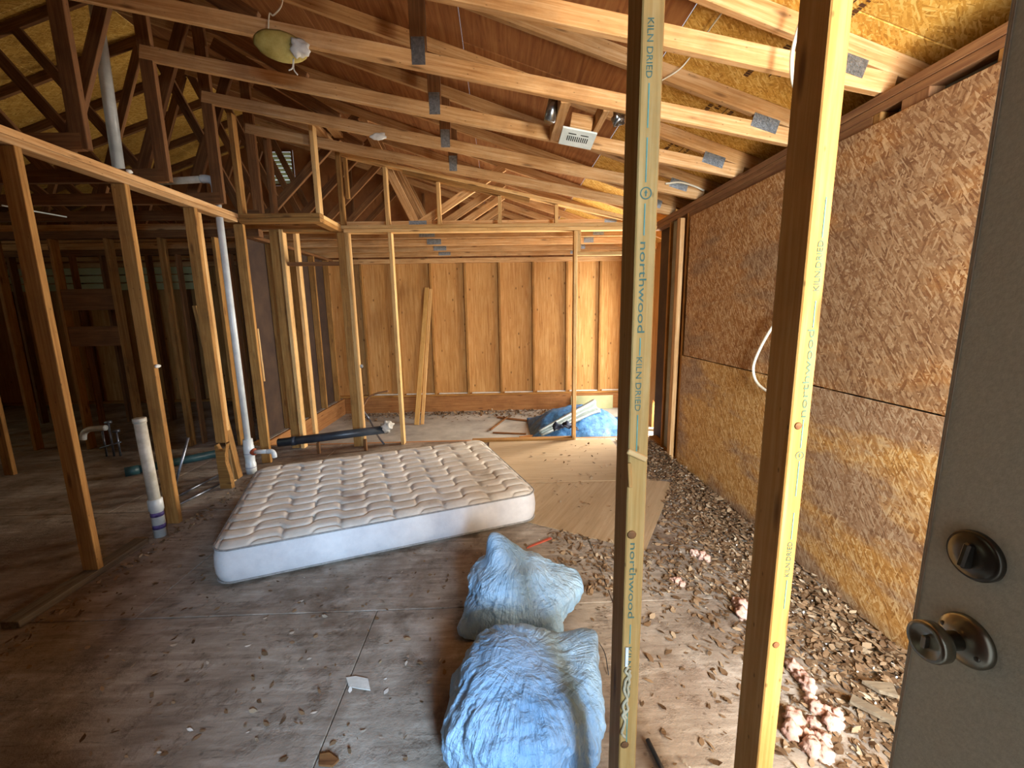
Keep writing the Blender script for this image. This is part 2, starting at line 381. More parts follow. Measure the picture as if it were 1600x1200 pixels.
# ------------------------------------------------------------------ floor
fl = tag(finish('floor', (lambda b: (add_box(b, -9.2, XR+.1, -.5, YP+.09, -.28, -.022), add_box(b, -9.2, -2.87, YP+.09, 7.7, -.28, -.022), b)[-1])(bmesh.new()), 'dark'), kind='structure')
ys = [-.5, .74, 1.96, 3.18, 4.40, YP+.09]
for r in range(len(ys)-1):
    off = -9.2 + (1.22 if r % 2 else 0); x = off-2.44
    while x < XR+.1:
        a, b = max(x, -9.2), min(x+2.44, XR+.09)
        if b-a > .05: abox('plywood_sheet', a+.002, b-.002, ys[r]+.002, ys[r+1]-.002, -.022, random.uniform(-.0015, 0), 'floor', fl, 0)
        x += 2.44
for (y0, y1) in ((YP+.09, 6.3), (6.3, 7.7)):
    for x0, x1 in ((-9.2, -7.3), (-7.3, -5.0), (-5.0, -2.875)): abox('plywood_sheet', x0+.002, x1-.002, y0+.002, y1-.002, -.022, 0, 'floor', fl, 0)
sl = tag(finish('floor', (lambda b: (add_box(b, -2.87, XB+.1, YP+.05, 7.7, SLAB-.1, SLAB), b)[-1])(bmesh.new()), 'slab'), kind='structure')
abox('rim_board', -2.87, XR+.05, YP+.095, YP+.13, SLAB, -.002, 'rim', fl)
abox('rim_board', -2.865, -2.83, YP+.14, YB-.04, SLAB, -.002, 'rim', fl)

# ------------------------------------------------------------------ right wall
bm = bmesh.new()
add_box(bm, XR+WD+.001, XR+WD+.015, -.5, YP+.1, -.1, 2.44)
wr = tag(finish('wall_right', bm, 'dark'), kind='structure')
abox('top_plate', XR, XR+WD, -.45, YP+.09, 2.402, 2.44, 'brown', wr); abox('top_plate', XR, XR+WD, -.45, YP+.09, 2.362, 2.3995, 'brown', wr)
abox('bottom_plate', XR, XR+WD, -.45, YP+.0, 0, .038, 'stud', wr)
for y in (-.3, .31, .92, 1.53, 2.14, 2.75, 3.36, 3.96, 4.18, 4.36): abox('stud', XR, XR+WD, y, y+T, .0385, 2.3615, 'stud', wr, 2)
abox('block', XR-.002, XR+WD-.01, 1.80, 1.92, 2.2, 2.3615, 'brown', wr, 2); abox('block', XR-.001, XR+WD, 2.02, 2.06, 2.2, 2.3615, 'stud', wr, 2)
abox('header', XR-.001, XR+WD-.02, 2.06, 3.95, 2.22, 2.361, 'brown', wr)
abox('insulation_facing', XR+.02, XR+.03, 4.23, 4.35, .04, 2.36, 'drywall', wr, 2)
abox('insulation_facing', XR+.06, XR+.07, 1.3, 2.0, .04, 2.36, 'drywall', wr, 2)
abox('stud', XR-.045, XR-.003, 4.03, 4.10, .0, 2.33, 'chord', wr, 2)
# osb panels, the lower ones a little longer than the upper ones
abox('osb_panel', XR-.012, XR-.001, 1.46, 3.90, 1.075, 2.315, 'osb_wall', wr, 1)
abox('osb_panel', XR-.012, XR-.001, -.45, 1.455, 1.075, 2.315, 'osb_wall', wr, 1)
abox('osb_panel', XR-.014, XR-.002, 1.50, 3.93, .02, 1.068, 'osb_low', wr, 1)
abox('osb_panel', XR-.014, XR-.002, -.45, 1.495, .02, 1.068, 'osb_low', wr, 1)

# ------------------------------------------------------------------ rear room: right wall with two window openings, rear wall, gable
bm = bmesh.new()
for y0, y1, z0, z1 in ((YP+.1, 5.02, SLAB, 2.44), (5.96, 6.08, SLAB, 2.44), (6.08, 6.2, .15, 2.44), (6.2, 6.4, SLAB, 2.44), (7.4, 7.7, SLAB, 2.44), (5.02, 5.96, 2.0, 2.44), (6.4, 7.4, 2.0, 2.44)):
    add_box(bm, XB, XB+.1, y0, y1, z0, z1)
add_box(bm, XR+.1, XB, YP+.05, YP+.1, SLAB, 2.44)
tag(finish('wall_rear_right', bm, 'ply'), kind='structure')
bm = bmesh.new(); add_box(bm, -9.2, XB+.1, YB+WD+.013, YB+WD+.03, SLAB, 2.44)
def prism(bm, pts, y0, y1):
    a = [bm.verts.new((x, y0, z)) for x, z in pts]; b = [bm.verts.new((x, y1, z)) for x, z in pts]; n = len(pts)
    bm.faces.new(a); bm.faces.new(b[::-1])
    for i in range(n): bm.faces.new((a[i], b[i], b[(i+1) % n], a[(i+1) % n]))
VX0, VX1, VZ0, VZ1 = -3.86, -3.38, 3.66, 4.22
GY0, GY1 = YB+.07, YB+.09
prism(bm, [(VX1, 2.44), (XB+.1, 2.44), (XB+.1, ztop(XB+.1)), (VX1, ztop(VX1))], GY0, GY1)
prism(bm, [(-9.2, 2.44), (VX0, 2.44), (VX0, ztop(VX0)), (-9.2, ztop(-9.2))], GY0, GY1)
prism(bm, [(VX0, 2.44), (VX1, 2.44), (VX1, VZ0), (VX0, VZ0)], GY0, GY1)
prism(bm, [(VX0, VZ1), (VX1, VZ1), (VX1, ztop(VX1)), (RX, ztop(RX)), (VX0, ztop(VX0))], GY0, GY1)
bmesh.ops.recalc_face_normals(bm, faces=bm.faces[:])
wb = tag(finish('wall_back', bm, 'ply_roof'), kind='structure')
x = -1.79-.6*13
while x < XB-.05:
    abox('stud', x-T/2, x+T/2, YB, YB+WD, .0385, 2.36, 'stud' if x > -3 else 'old', wb, 2)
    if x > -9: abox('plywood_sheet', x-.299+.3, x+.299+.3, YB+WD+.001, YB+WD+.012, .0, 2.40, 'ply', wb, 2)
    x += .6
abox('top_plate', -9.2, XB, YB, YB+WD, 2.3615, 2.44, 'chord', wb); abox('bottom_plate', -9.2, XB, YB, YB+WD, 0, .038, 'stud', wb)
for k in range(8):
    xx = -2.36+.6*k; abox('white_sill_strip', xx+.03, xx+.57, YB+.02, YB+.085, .039, .055, 'paper', wb, 0)  # thin white strip at the foot of each stud bay
abox('rim_board', -2.83, XB, YB-.03, YB+.005, SLAB, -.001, 'rim', wb); abox('rim_board', -9.2, XB, YB+.006, YB+.1, SLAB, -.002, 'rim', wb)
for xx in [RX+.6*k for k in range(-6, 9) if abs(RX+.6*k-RX) > .3]:
    abox('gable_stud', xx-T/2, xx+T/2, YB+.03, YB+.068, 2.4405, ztop(xx)-.12, 'old', wb, 2)
gv = thing('gable_vent', 'slatted louvre vent letting daylight through the gable wall', 'vent', ((VX0+VX1)/2, YB+.04, VZ0))
for nm, a in (('frame', (VX0, VX0+.03, VZ0, VZ1)), ('frame', (VX1-.03, VX1, VZ0, VZ1)), ('frame', (VX0+.03, VX1-.03, VZ0, VZ0+.03)), ('frame', (VX0+.03, VX1-.03, VZ1-.03, VZ1))):
    abox(nm, a[0], a[1], YB+.045, YB+.069, a[2], a[3], 'old', gv)
for k in range(8):
    z = VZ0+.06+k*.062; board('louvre', (VX0+.03, YB+.058, z), (VX1-.03, YB+.058, z), .062, .008, 'greenboard', gv, (0, .8, -.6))

# ------------------------------------------------------------------ shell out of sight: far left wall, front wall behind the camera
bm = bmesh.new(); add_box(bm, -9.3, -9.2, -.5, 2.7, 0, 2.44); add_box(bm, -9.3, -9.2, 3.7, 7.7, 0, 2.44); add_box(bm, -9.3, -9.2, 2.7, 3.7, 0, 1.0); add_box(bm, -9.3, -9.2, 2.7, 3.7, 2.0, 2.44)  # opening added in the unseen far wall for the fill lamp
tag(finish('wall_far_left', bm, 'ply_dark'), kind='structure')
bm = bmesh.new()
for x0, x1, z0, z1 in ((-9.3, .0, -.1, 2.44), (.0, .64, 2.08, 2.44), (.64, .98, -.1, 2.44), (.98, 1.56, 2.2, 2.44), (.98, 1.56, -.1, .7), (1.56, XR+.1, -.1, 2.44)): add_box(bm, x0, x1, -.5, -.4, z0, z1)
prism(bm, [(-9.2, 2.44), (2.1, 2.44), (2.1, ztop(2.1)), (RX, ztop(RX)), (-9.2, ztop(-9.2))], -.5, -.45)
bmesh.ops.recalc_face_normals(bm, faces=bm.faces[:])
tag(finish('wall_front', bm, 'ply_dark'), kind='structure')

# ------------------------------------------------------------------ roof sheathing
rf = struct('ceiling', (RX, 3.6, 4.43))
cosr = math.cos(math.atan(RS)); row_dx = 1.22*cosr
def sheet(x0, x1, y0, y1, mat):
    """one roof panel between two heights of the slope"""
    th = .012; a = Vector(((x0+x1)/2, y0+.003, (ztop(x0)+ztop(x1))/2)); b = Vector((a.x, y1-.003, a.z))
    sd = Vector((x1-x0, 0, ztop(x1)-ztop(x0))); up = Vector((-sd.z, 0, sd.x)).normalized()
    if up.z < 0: up = -up
    return board('roof_panel', a+up*(th/2+.0015), b+up*(th/2+.0015), sd.length-.004, th, mat, rf, sd)
edges = [2.42]; x = .95
while x > RX: edges.append(x); x -= row_dx
edges.append(RX)
for r, (x1, x0) in enumerate(zip(edges, edges[1:])):
    yy = -.5 - (1.22 if r % 2 else 0)
    while yy < 7.7:
        a, b = max(yy, -.5), min(yy+2.44, 7.7)
        if b-a > .05: sheet(x0, x1, a, b, 'osb_roof' if r == 0 else 'ply_roof')
        yy += 2.44
x = RX; r = 0
while x > -9.3:
    x0 = max(x-row_dx, -9.4); yy = -.5 - (1.22 if r % 2 else 0)
    while yy < 7.7:
        a, b = max(yy, -.5), min(yy+2.44, 7.7)
        if b-a > .05: sheet(x0, x, a, b, 'osb_dark')
        yy += 2.44
    x -= row_dx; r += 1
abox('fascia', 2.36, 2.40, -.5, 7.7, 2.25, ztop(2.4)-.005, 'old', rf); abox('soffit', XR+WD+.016, 2.36, -.5, YP+.04, 2.37, 2.38, 'dark', rf, 1)

# stamps printed on the roof panels along the eave
def roof_mark(x, y, w, h):
    """a small printed mark on the underside of the right slope, w along the house, h up the slope"""
    bm = bmesh.new(); sl_ = Vector((-1, 0, RS)).normalized(); n = Vector((-RS, 0, -1)).normalized(); o = Vector((x, y, ztop(x))) + n*.0006
    bm.faces.new([bm.verts.new(o+sl_*(a*h)+Vector((0, b*w, 0))) for a, b in ((0, 0), (0, 1), (1, 1), (1, 0))])
    finish('stamp', bm, 'inkdark', rf)
def stamp_block(x, y):
    yy = y
    for row, (dx, hgt, n) in enumerate(((.0, .024, 12), (-.045, .006, 1), (-.085, .03, 3), (-.13, .028, 14))):
        if n == 1: roof_mark(x+dx, y, .24, hgt); continue
        yy = y + random.uniform(0, .06)
        for k in range(n):
            w = random.uniform(.009, .017); roof_mark(x+dx, yy, w, hgt*random.choice((1, 1, .7))); yy += w+random.choice((.004, .004, .004, .012))
for x, y in ((1.50, 1.30), (1.52, 2.22), (1.50, 2.82), (1.50, 3.42), (1.52, 1.80)): stamp_block(x, y)

# ------------------------------------------------------------------ trusses
def plate(x, z, y, w, h, par, ang=0):
    bm = bmesh.new(); add_box(bm, -w/2, w/2, -.0012, .0012, -h/2, h/2)
    for i in range(int(w/.018)):
        for j in range(int(h/.012)):
            add_box(bm, -w/2+.006+i*.018, -w/2+.012+i*.018, -.0022, -.0012, -h/2+.003+j*.012, -h/2+.009+j*.012)
    bmesh.ops.transform(bm, matrix=Matrix.Translation((x, y, z)) @ Matrix.Rotation(-ang, 4, 'Y'), verts=bm.verts[:])
    return finish('connector_plate', bm, 'steel', par)
def member(nm, x0, z0, x1, z1, y, w, t, mat, par): return board(nm, (x0, y, z0), (x1, y, z1), w, t, mat, par, (0, 0, 1) if abs(x1-x0) > .01 else (1, 0, 0))
def truss(y, vaulted, label, group, simple_left=False):
    tr = thing('roof_truss', label, 'truss', (XR, y, 2.44), group)
    dz = WD/2*1.054
    c = 'chord'
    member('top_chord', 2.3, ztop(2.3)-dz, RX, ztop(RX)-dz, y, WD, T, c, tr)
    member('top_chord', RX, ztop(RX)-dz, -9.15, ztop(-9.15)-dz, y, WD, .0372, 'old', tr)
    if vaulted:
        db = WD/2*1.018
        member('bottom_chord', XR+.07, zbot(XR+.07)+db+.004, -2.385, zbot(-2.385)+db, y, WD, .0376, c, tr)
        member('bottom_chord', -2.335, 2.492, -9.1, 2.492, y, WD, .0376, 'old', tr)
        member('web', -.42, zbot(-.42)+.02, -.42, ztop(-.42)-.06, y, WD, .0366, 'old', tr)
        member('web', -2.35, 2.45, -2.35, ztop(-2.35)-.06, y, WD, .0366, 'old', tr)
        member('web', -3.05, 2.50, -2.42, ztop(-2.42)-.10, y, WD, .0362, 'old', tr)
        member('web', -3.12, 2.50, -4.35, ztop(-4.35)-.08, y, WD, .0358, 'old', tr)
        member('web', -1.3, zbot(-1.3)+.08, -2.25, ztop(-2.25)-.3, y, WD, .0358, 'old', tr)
        plate(-.42, zbot(-.42)+.09, y-.0205, .075, .14, tr)
        plate(1.58, zbot(1.58)+.09, y-.0205, .16, .075, tr, -.3)
    else:
        member('bottom_chord', 2.25, 2.492, -9.1, 2.492, y, WD, .0376, c, tr)
        for k, (a, b, m_) in enumerate(((-.88, .09, c), (-.92, -1.455, 'chord'), (-2.70, -1.50, 'old'), (-2.78, RX+.05, 'old'), (-4.5, RX-.05, 'old'), (-4.6, -5.8, 'old'), (-6.4, -5.85, 'old'))):
            member('web', a, 2.50, b, ztop(b)-.08, y, WD, .0366-.0003*k, m_, tr)
        plate(-.90, 2.50, y-.0205, .2, .075, tr); plate(1.30, 2.50, y-.0205, .14, .075, tr)
    return tr
SCISSOR = 'scissor trusses over the mattress room'
for y, lab in ((2.06, 'scissor roof truss with no fixture on it, next before the one carrying the light pan'), (2.66, 'scissor roof truss with the yellow light pan hanging under its sloped lower chord'),
               (3.26, 'scissor roof truss on the far side of the white air register'), (3.86, 'scissor roof truss with a white paper scrap stuck to its lower chord'), (4.46, 'scissor roof truss nearest to the stud partition')):
    truss(y, True, lab, SCISSOR)
for y, lab in ((5.06, 'flat-bottomed roof truss with diagonal webs, first one behind the stud partition'), (5.66, 'flat-bottomed roof truss with diagonal webs, second one behind the stud partition'), (6.26, 'flat-bottomed roof truss with diagonal webs, third one behind the stud partition'),
               (6.86, 'flat-bottomed roof truss with diagonal webs, next to last before the gable wall'), (7.42, 'flat-bottomed roof truss with diagonal webs right against the gable wall')):
    truss(y, False, lab, 'flat trusses over the rear room')

# ------------------------------------------------------------------ plumbing wall on the left
wl = struct('wall_left', (XL, 3.2, 0))
XLa = XL-WD
abox('top_plate', XLa, XL, 1.0, 4.27, 2.402, 2.44, 'chord', wl); abox('top_plate', XLa, XL, 1.0, 4.17, 2.362, 2.4, 'chord', wl)
abox('bottom_plate', XLa, XL, 1.92, 2.70, 0, .038, 'weathered', wl)
abox('bottom_plate', XLa+.03, XL-.01, 1.05, 1.74, 0, .036, 'weathered', wl)
for y in (1.75, 2.34, 2.97, 4.24): abox('stud', XLa, XL, y, y+T, .0385 if y < 2.6 else .0, 2.361, 'stud', wl, 2)
# the cut and split stud beside the vent stack
abox('stud', XLa, XL, 3.60, 3.60+T, .42, 2.361, 'stud', wl, 2)
bm = bmesh.new()
prof = [(-2.50, 0), (-2.40, 0), (-2.405, .12), (-2.425, .24), (-2.42, .32), (-2.395, .41), (-2.41, .385), (-2.435, .345), (-2.47, .36), (-2.485, .405), (-2.50, .40)]
prism(bm, prof, 3.595, 3.64); bmesh.ops.recalc_face_normals(bm, faces=bm.faces[:])
tag(finish('stud_stub', bm, 'stud', wl), 'split stud foot with a bored half-round notch')
abox('stud', XLa-.02, XLa+.015, 3.75, 3.79, 0.0, 2.361, 'pine', wl, 2)
board('brace', (XLa-.08, 3.72, 1.6), (XLa+.03, 3.80, .02), .07, .035, 'stud', wl, (0, 1, 0))
board('backing_strip', (-2.415, 4.285, 1.38), (-2.41, 4.285, .85), .045, .018, 'pine', wl, (1, 0, 0))

# ------------------------------------------------------------------ partition between the mattress room and the rear room
wm = struct('wall_middle', (0, YP, 0))
Y0, Y1 = YP, YP+WD
abox('top_plate', -1.74, XR-.001, Y0, Y1, 2.402, 2.44, 'pine', wm); abox('top_plate', -1.64, XR-.001, Y0-.004, Y1, 2.362, 2.4, 'pine', wm)
abox('bottom_plate', -.35, .84, Y0, Y1, 0, .03, 'stud', wm)
for x in (-1.155, .85): abox('stud', x-T/2, x+T/2, Y0, Y1, .0, 2.361, 'pine', wm, 2)
abox('stud', -1.705, -1.625, Y0-.03, Y0+T-.03, 0, 2.361, 'stud', wm, 2); abox('stud', -1.624, -1.586, Y0-.03, Y1-.03, 0, 2.361, 'pine', wm, 2)
abox('header', .87, XR-.002, Y0+.01, Y1-.01, 2.10, 2.138, 'pine', wm); abox('cripple_stud', .87, .908, Y0+.01, Y1-.01, 2.1385, 2.361, 'pine', wm, 2)
# niche over the old closet
abox('top_plate', XL+.001, -1.65, 4.18, 4.27, 2.402, 2.44, 'stud', wm); abox('top_plate', XL+.001, -1.651, 4.18, 4.27, 2.362, 2.4, 'stud', wm)
abox('top_plate', -1.74, -1.65, 4.271, Y0-.031, 2.402, 2.44, 'pine', wm); abox('top_plate', -1.74, -1.65, 4.271, Y0-.031, 2.362, 2.4, 'stud', wm)
abox('stud', -2.30, -2.262, 4.70, 4.79, 0, 2.40, 'pine', wm, 2); abox('stud', -2.41, -2.33, 4.72, 4.76, 0, 2.40, 'stud', wm, 2); abox('stud', -2.20, -2.165, 4.80, 4.88, .05, 2.40, 'pine', wm, 2)
abox('header', -2.262, -1.706, 4.74, 4.80, 2.03, 2.068, 'old', wm); abox('header', -2.40, -1.75, 4.72, 4.80, 2.37, 2.40, 'stud', wm)
abox('cripple_stud', -1.685, -1.647, 4.185, 4.265, 2.4405, 3.20, 'pine', wm, 2); abox('cripple_stud', -1.66, -1.615, 4.73, 4.80, 2.4405, 3.165, 'stud', wm, 2)
abox('cripple_stud', -1.60, -1.565, 4.78, 4.83, 2.72, 3.165, 'stud', wm, 2); abox('cripple_stud', -2.40, -2.355, 4.19, 4.26, 2.4405, 3.30, 'stud', wm, 2)
abox('cripple_stud', -2.31, -2.272, 4.60, 4.69, 2.4405, 3.26, 'old', wm, 2)
board('sloped_plate', (-1.655, 4.16, 3.221), (-1.655, Y1, 3.19), .085, .038, 'chord', wm, (1, 0, 0))
board('sloped_plate', (-1.50, 4.16, 3.20), (-1.50, 4.42, 3.19), .085, .038, 'chord', wm, (1, 0, 0))
board('sloped_plate', (-1.66, YP+.045, 3.158), (1.45, YP+.045, 2.478), .089, .038, 'pine', wm, (0, 1, 0))
board('sloped_plate', (-.98, YP+.046, 2.968), (.35, YP+.046, 2.677), .089, .036, 'stud', wm, (0, 1, 0))
for x, zt in ((-1.17, 3.02), (-.62, 2.868), (.03, 2.724), (.64, 2.63)): abox('cripple_stud', x-T/2, x+T/2, Y0+.005, Y1-.005, 2.4405, zt, 'pine', wm, 2)

# studs of the rear room's left side, standing on the raised floor
wq = struct('wall_rear_left', (-2.9, 6.2, 0))
for y in (5.0, 5.6, 6.2, 6.8, 7.35): abox('stud', -2.93, -2.84, y, y+T, 0, 2.40, 'stud', wq, 2)
abox('bottom_plate', -2.93, -2.84, 4.86, 4.98, 0, .038, 'stud', wq)
for y0 in (5.05, 5.65, 6.25, 6.85): abox('plywood_sheet', -2.95, -2.935, y0-.03, y0+.565, .0, 2.40, 'dark', wq, 2)
abox('top_plate', -2.93, -2.84, 4.86, 7.58, 2.4005, 2.44, 'old', wq)

# ------------------------------------------------------------------ stud walls of the dark room beyond
wd = struct('wall_far_partition', (-4.2, 4.9, 0))
abox('top_plate', -8.5, -2.6, 4.88, 4.97, 2.36, 2.44, 'old', wd)
for x in (-7.3, -6.7, -6.1, -5.45, -4.84, -4.25, -3.68, -3.10): abox('stud', x-T/2, x+T/2, 4.88, 4.97, .0, 2.3595, 'stud', wd, 2)
for x in (-4.76, -4.17, -3.6, -3.02): abox('stud', x-.012, x+.012, 4.99, 5.06, .0, 2.2, 'old', wd, 2)
abox('blocking', -4.82, -4.27, 4.885, 4.965, 1.60, 1.83, 'old', wd); abox('blocking', -4.82, -4.27, 4.885, 4.965, 1.20, 1.42, 'old', wd)
wf = struct('wall_far_hall', (-5, 6.2, 0))
for k in range(8): abox('stud', -8.0+.62*k, -8.0+.62*k+T, 6.2, 6.29, 0, 2.36, 'old', wf, 2)
abox('top_plate', -8.2, -3.1, 6.2, 6.29, 2.3605, 2.44, 'old', wf)
wg = struct('wall_far_room', (-4.86, 4.1, 0))
abox('stud', -4.9, -4.81, 4.08, 4.118, 0, 2.4, 'stud', wg, 2); abox('stud', -6.6, -6.51, 5.5, 5.538, 0, 2.4, 'weathered', wg, 2)
for k in range(3): abox('siding_board', -9.15, -5.1, YB-.06, YB-.03, 1.98+.13*k, 2.09+.13*k, 'greenboard', wg)

for k, (px, py, par, X) in enumerate(((246, 572, wl, XL+.012), (203, 268, wl, XL+.004))):
    q = px_(px, py, X); bm = bmesh.new(); bmesh.ops.create_icosphere(bm, subdivisions=2, radius=.016)
    for v in bm.verts: v.co = Vector((v.co.x*.6, v.co.y*1.5, v.co.z*.8))*(1+.6*mnoise.noise(v.co*60+Vector((k*3, 0, 0))))+q
    finish('paper_tuft', bm, 'paper', par, True)
for k, (px, py) in enumerate(((565, 572), (500, 340))):
    q = py_(px, py, YP-.04); bm = bmesh.new(); bmesh.ops.create_icosphere(bm, subdivisions=2, radius=.02)
    for v in bm.verts: v.co = Vector((v.co.x*.9, v.co.y*.6, v.co.z*1.1))*(1+.7*mnoise.noise(v.co*60+Vector((k*5, 2, 0))))+q
    finish('paper_tuft', bm, 'rag', wm, True)
# ------------------------------------------------------------------ two posts in front of the camera
PY0 = .82
def front_post(label, xl):
    t = thing('wall_stud', label, 'stud', (xl+.02, PY0+.045, 0))
    abox('lumber', xl, xl+.040, PY0, PY0+WD, 0, 2.70, 'post', t, 2)
    return t
P1X = .259; P2X = .592
p1 = front_post('bare stud stamped with northwood reading downward, between the trash bags and the other stud', P1X)
p2 = front_post('bare stud stamped with northwood reading upward, beside the open door', P2X)
FY = PY0-.0006
def zpost(py, x): return py_(x, py, PY0).z
def stamp_down(par, txt, px, ytop, ybot, size, mat='ink', dx=.010):
    z0, z1 = zpost(ytop, px), zpost(ybot, px)
    o = text_obj('stamp', txt, (0, 0, 0), (0, 0, -1), (1, 0, 0), size, mat, par)
    xs = [v.co.x for v in o.data.vertices]; w = max(xs)-min(xs); k = (z0-z1)/w
    for v in o.data.vertices: v.co.x = (v.co.x-min(xs))*k
    o.matrix_basis.translation = (P1X+dx, FY, z0)
def stamp_up(par, txt, px, ytop, ybot, size, mat='ink', dx=.030):
    z0, z1 = zpost(ytop, px), zpost(ybot, px)
    o = text_obj('stamp', txt, (0, 0, 0), (0, 0, 1), (-1, 0, 0), size, mat, par)
    xs = [v.co.x for v in o.data.vertices]; w = max(xs)-min(xs); m0 = min(xs); k = (z0-z1)/w
    for v in o.data.vertices: v.co.x = (v.co.x-m0)*k
    o.matrix_basis.translation = (P2X+dx, FY, z1)
def line_mark(par, x, za, zb, mat='teal_ink', w=.0022):
    abox('stamp_line', x-w/2, x+w/2, FY-.0003, FY+.0002, min(za, zb), max(za, zb), mat, par, 2)
for txt, a, b, s in (('KILN DRIED', 28, 122, .016), ('northwood', 378, 520, .020), ('KILN DRIED', 558, 642, .016), ('northwood', 848, 965, .020), ('KILN DRIED', 1010, 1090, .015)): stamp_down(p1, txt, 1005, a, b, s)
for a, b in ((130, 200), (215, 285), (318, 368), (528, 556), (648, 705), (975, 1005), (1100, 1160)): line_mark(p1, P1X+.016, zpost(a, 1005), zpost(b, 1005))
for txt, a, b, s in (('KILN.DRIED', 376, 455, .016), ('northwood', 515, 652, .020), ('KILN.DRIED', 846, 900, .015)): stamp_up(p2, txt, 1260, a, b, s)
for a, b in ((308, 372), (470, 512), (655, 700), (720, 775), (800, 842), (905, 950)): line_mark(p2, P2X+.026, zpost(a, 1260), zpost(b, 1260))
def ring_mark(par, x, z, r):
    bm = bmesh.new(); n = 24
    a = [bm.verts.new((x+math.cos(2*PI*k/n)*r, FY-.0002, z+math.sin(2*PI*k/n)*r)) for k in range(n)]
    b = [bm.verts.new((x+math.cos(2*PI*k/n)*r*.8, FY-.0002, z+math.sin(2*PI*k/n)*r*.8)) for k in range(n)]
    for k in range(n): bm.faces.new((a[k], a[(k+1) % n], b[(k+1) % n], b[k]))
    c = [bm.verts.new((x+dx*r, FY-.0002, z+dz*r)) for dx, dz in ((0, .6), (-.3, 0), (-.12, 0), (-.12, -.5), (.12, -.5), (.12, 0), (.3, 0))]; bm.faces.new(c)
    finish('stamp_logo', bm, 'ink', par)
ring_mark(p1, P1X+.017, zpost(302, 1005), .011); ring_mark(p2, P2X+.026, zpost(712, 1240), .009)
# dried foam dribble, notch splinter and knots on the stud faces
def squiggle(par, zt, zb, x, amp, mat='foam', r=.0034, n=16):
    pts = [(x+amp*1.6*mnoise.noise(Vector((k*.9, zt*40, 3)))-.006*k/n, FY-.002, zt+(zb-zt)*k/n) for k in range(n+1)]
    tube_obj('foam_dribble', arc(pts, 5), r, mat, par, 6)
squiggle(p1, zpost(1040, 985), zpost(1150, 978), P1X+.013, .006)
squiggle(p1, zpost(1045, 985), zpost(1120, 978), P1X+.018, .005)
abox('torn_tape', P1X+.006, P1X+.013, FY-.003, FY-.001, zpost(1040, 985), zpost(1010, 985), 'paper', p1, 2)
board('splinter', (P1X-.004, FY-.004, zpost(703, 1000)), (P1X+.036, FY-.004, zpost(717, 1000)), .012, .008, 'pine', p1, (0, 0, 1))
board('splinter', (P1X+.001, FY-.003, zpost(722, 1000)), (P1X+.005, FY-.003, zpost(760, 1000)), .008, .005, 'stud', p1, (1, 0, 0))
for z in (1.03, .50): lathe_obj('knot', [(.010, 0), (.008, .0012), (0, .0016)], (P1X+.012, FY, z), (0, -1, 0), 'old', p1, 10)
for z in (1.26, .75): lathe_obj('knot', [(.008, 0), (.006, .0012), (0, .0016)], (P2X+.016, FY, z), (0, -1, 0), 'brown', p2, 10)
we = struct('wall_entry', (.5, PY0, 2.7)); abox('top_plate', -.2, 1.7, PY0, PY0+WD, 2.702, 2.74, 'stud', we)

# ------------------------------------------------------------------ open door with deadbolt and knob
DX = .62; DE = .554
dr = tag(empty('door_1', (DX, DE-.88, 0)), kind='structure')
bm = bmesh.new(); add_box(bm, DX, DX+.044, DE-.89, DE-.0025, .02, 2.06)
finish('door_leaf', bm, 'doorface', dr); abox('door_edge', DX-.0006, DX+.0446, DE-.0024, DE, .02, 2.06, 'dooredge', dr, 2)
abox('edge_strip', DX-.0016, DX-.0006, DE-.006, DE-.001, .02, 2.06, 'dooredge', dr, 2)
db = px_(1527, 868, DX); kb = px_(1512, 1000, DX)
d1 = lathe_obj('deadbolt', [(.0325, -.002), (.0325, .006), (.0305, .009), (.0285, .008), (.0275, .010), (.012, .011), (0, .011)], db, (-1, 0, 0), 'blackmetal', dr, 48)
tt = board('thumb_turn', db+Vector((-.010, 0, .017)), db+Vector((-.016, 0, -.017)), .009, .016, 'blackmetal', d1, (0, 1, 0))
k1 = lathe_obj('knob_rose', [(.034, -.002), (.034, .004), (.031, .009), (.020, .014), (.014, .016), (0, .016)], kb, (-1, 0, 0), 'knob', dr, 48)
kn_ = lathe_obj('knob', [(.012, .012), (.012, .030), (.016, .034), (.0255, .044), (.0265, .056), (.025, .060), (.020, .0595), (.014, .056), (0, .055)], kb, (-1, 0, 0), 'knob', k1, 48)
abox('lock_button', kb.x-.0635, kb.x-.053, kb.y-.003, kb.y+.003, kb.z-.009, kb.z+.009, 'knob', k1)
for s in (-1, 1): lathe_obj('screw', [(.004, .008), (.004, .0125), (.002, .0135), (0, .0135)], kb+Vector((0, s*.022, s*.008)), (-1, 0, 0), 'blackmetal', k1, 12)
abox('latch', DX+.012, DX+.03, DE, DE+.010, kb.z-.01, kb.z+.012, 'knob', dr)

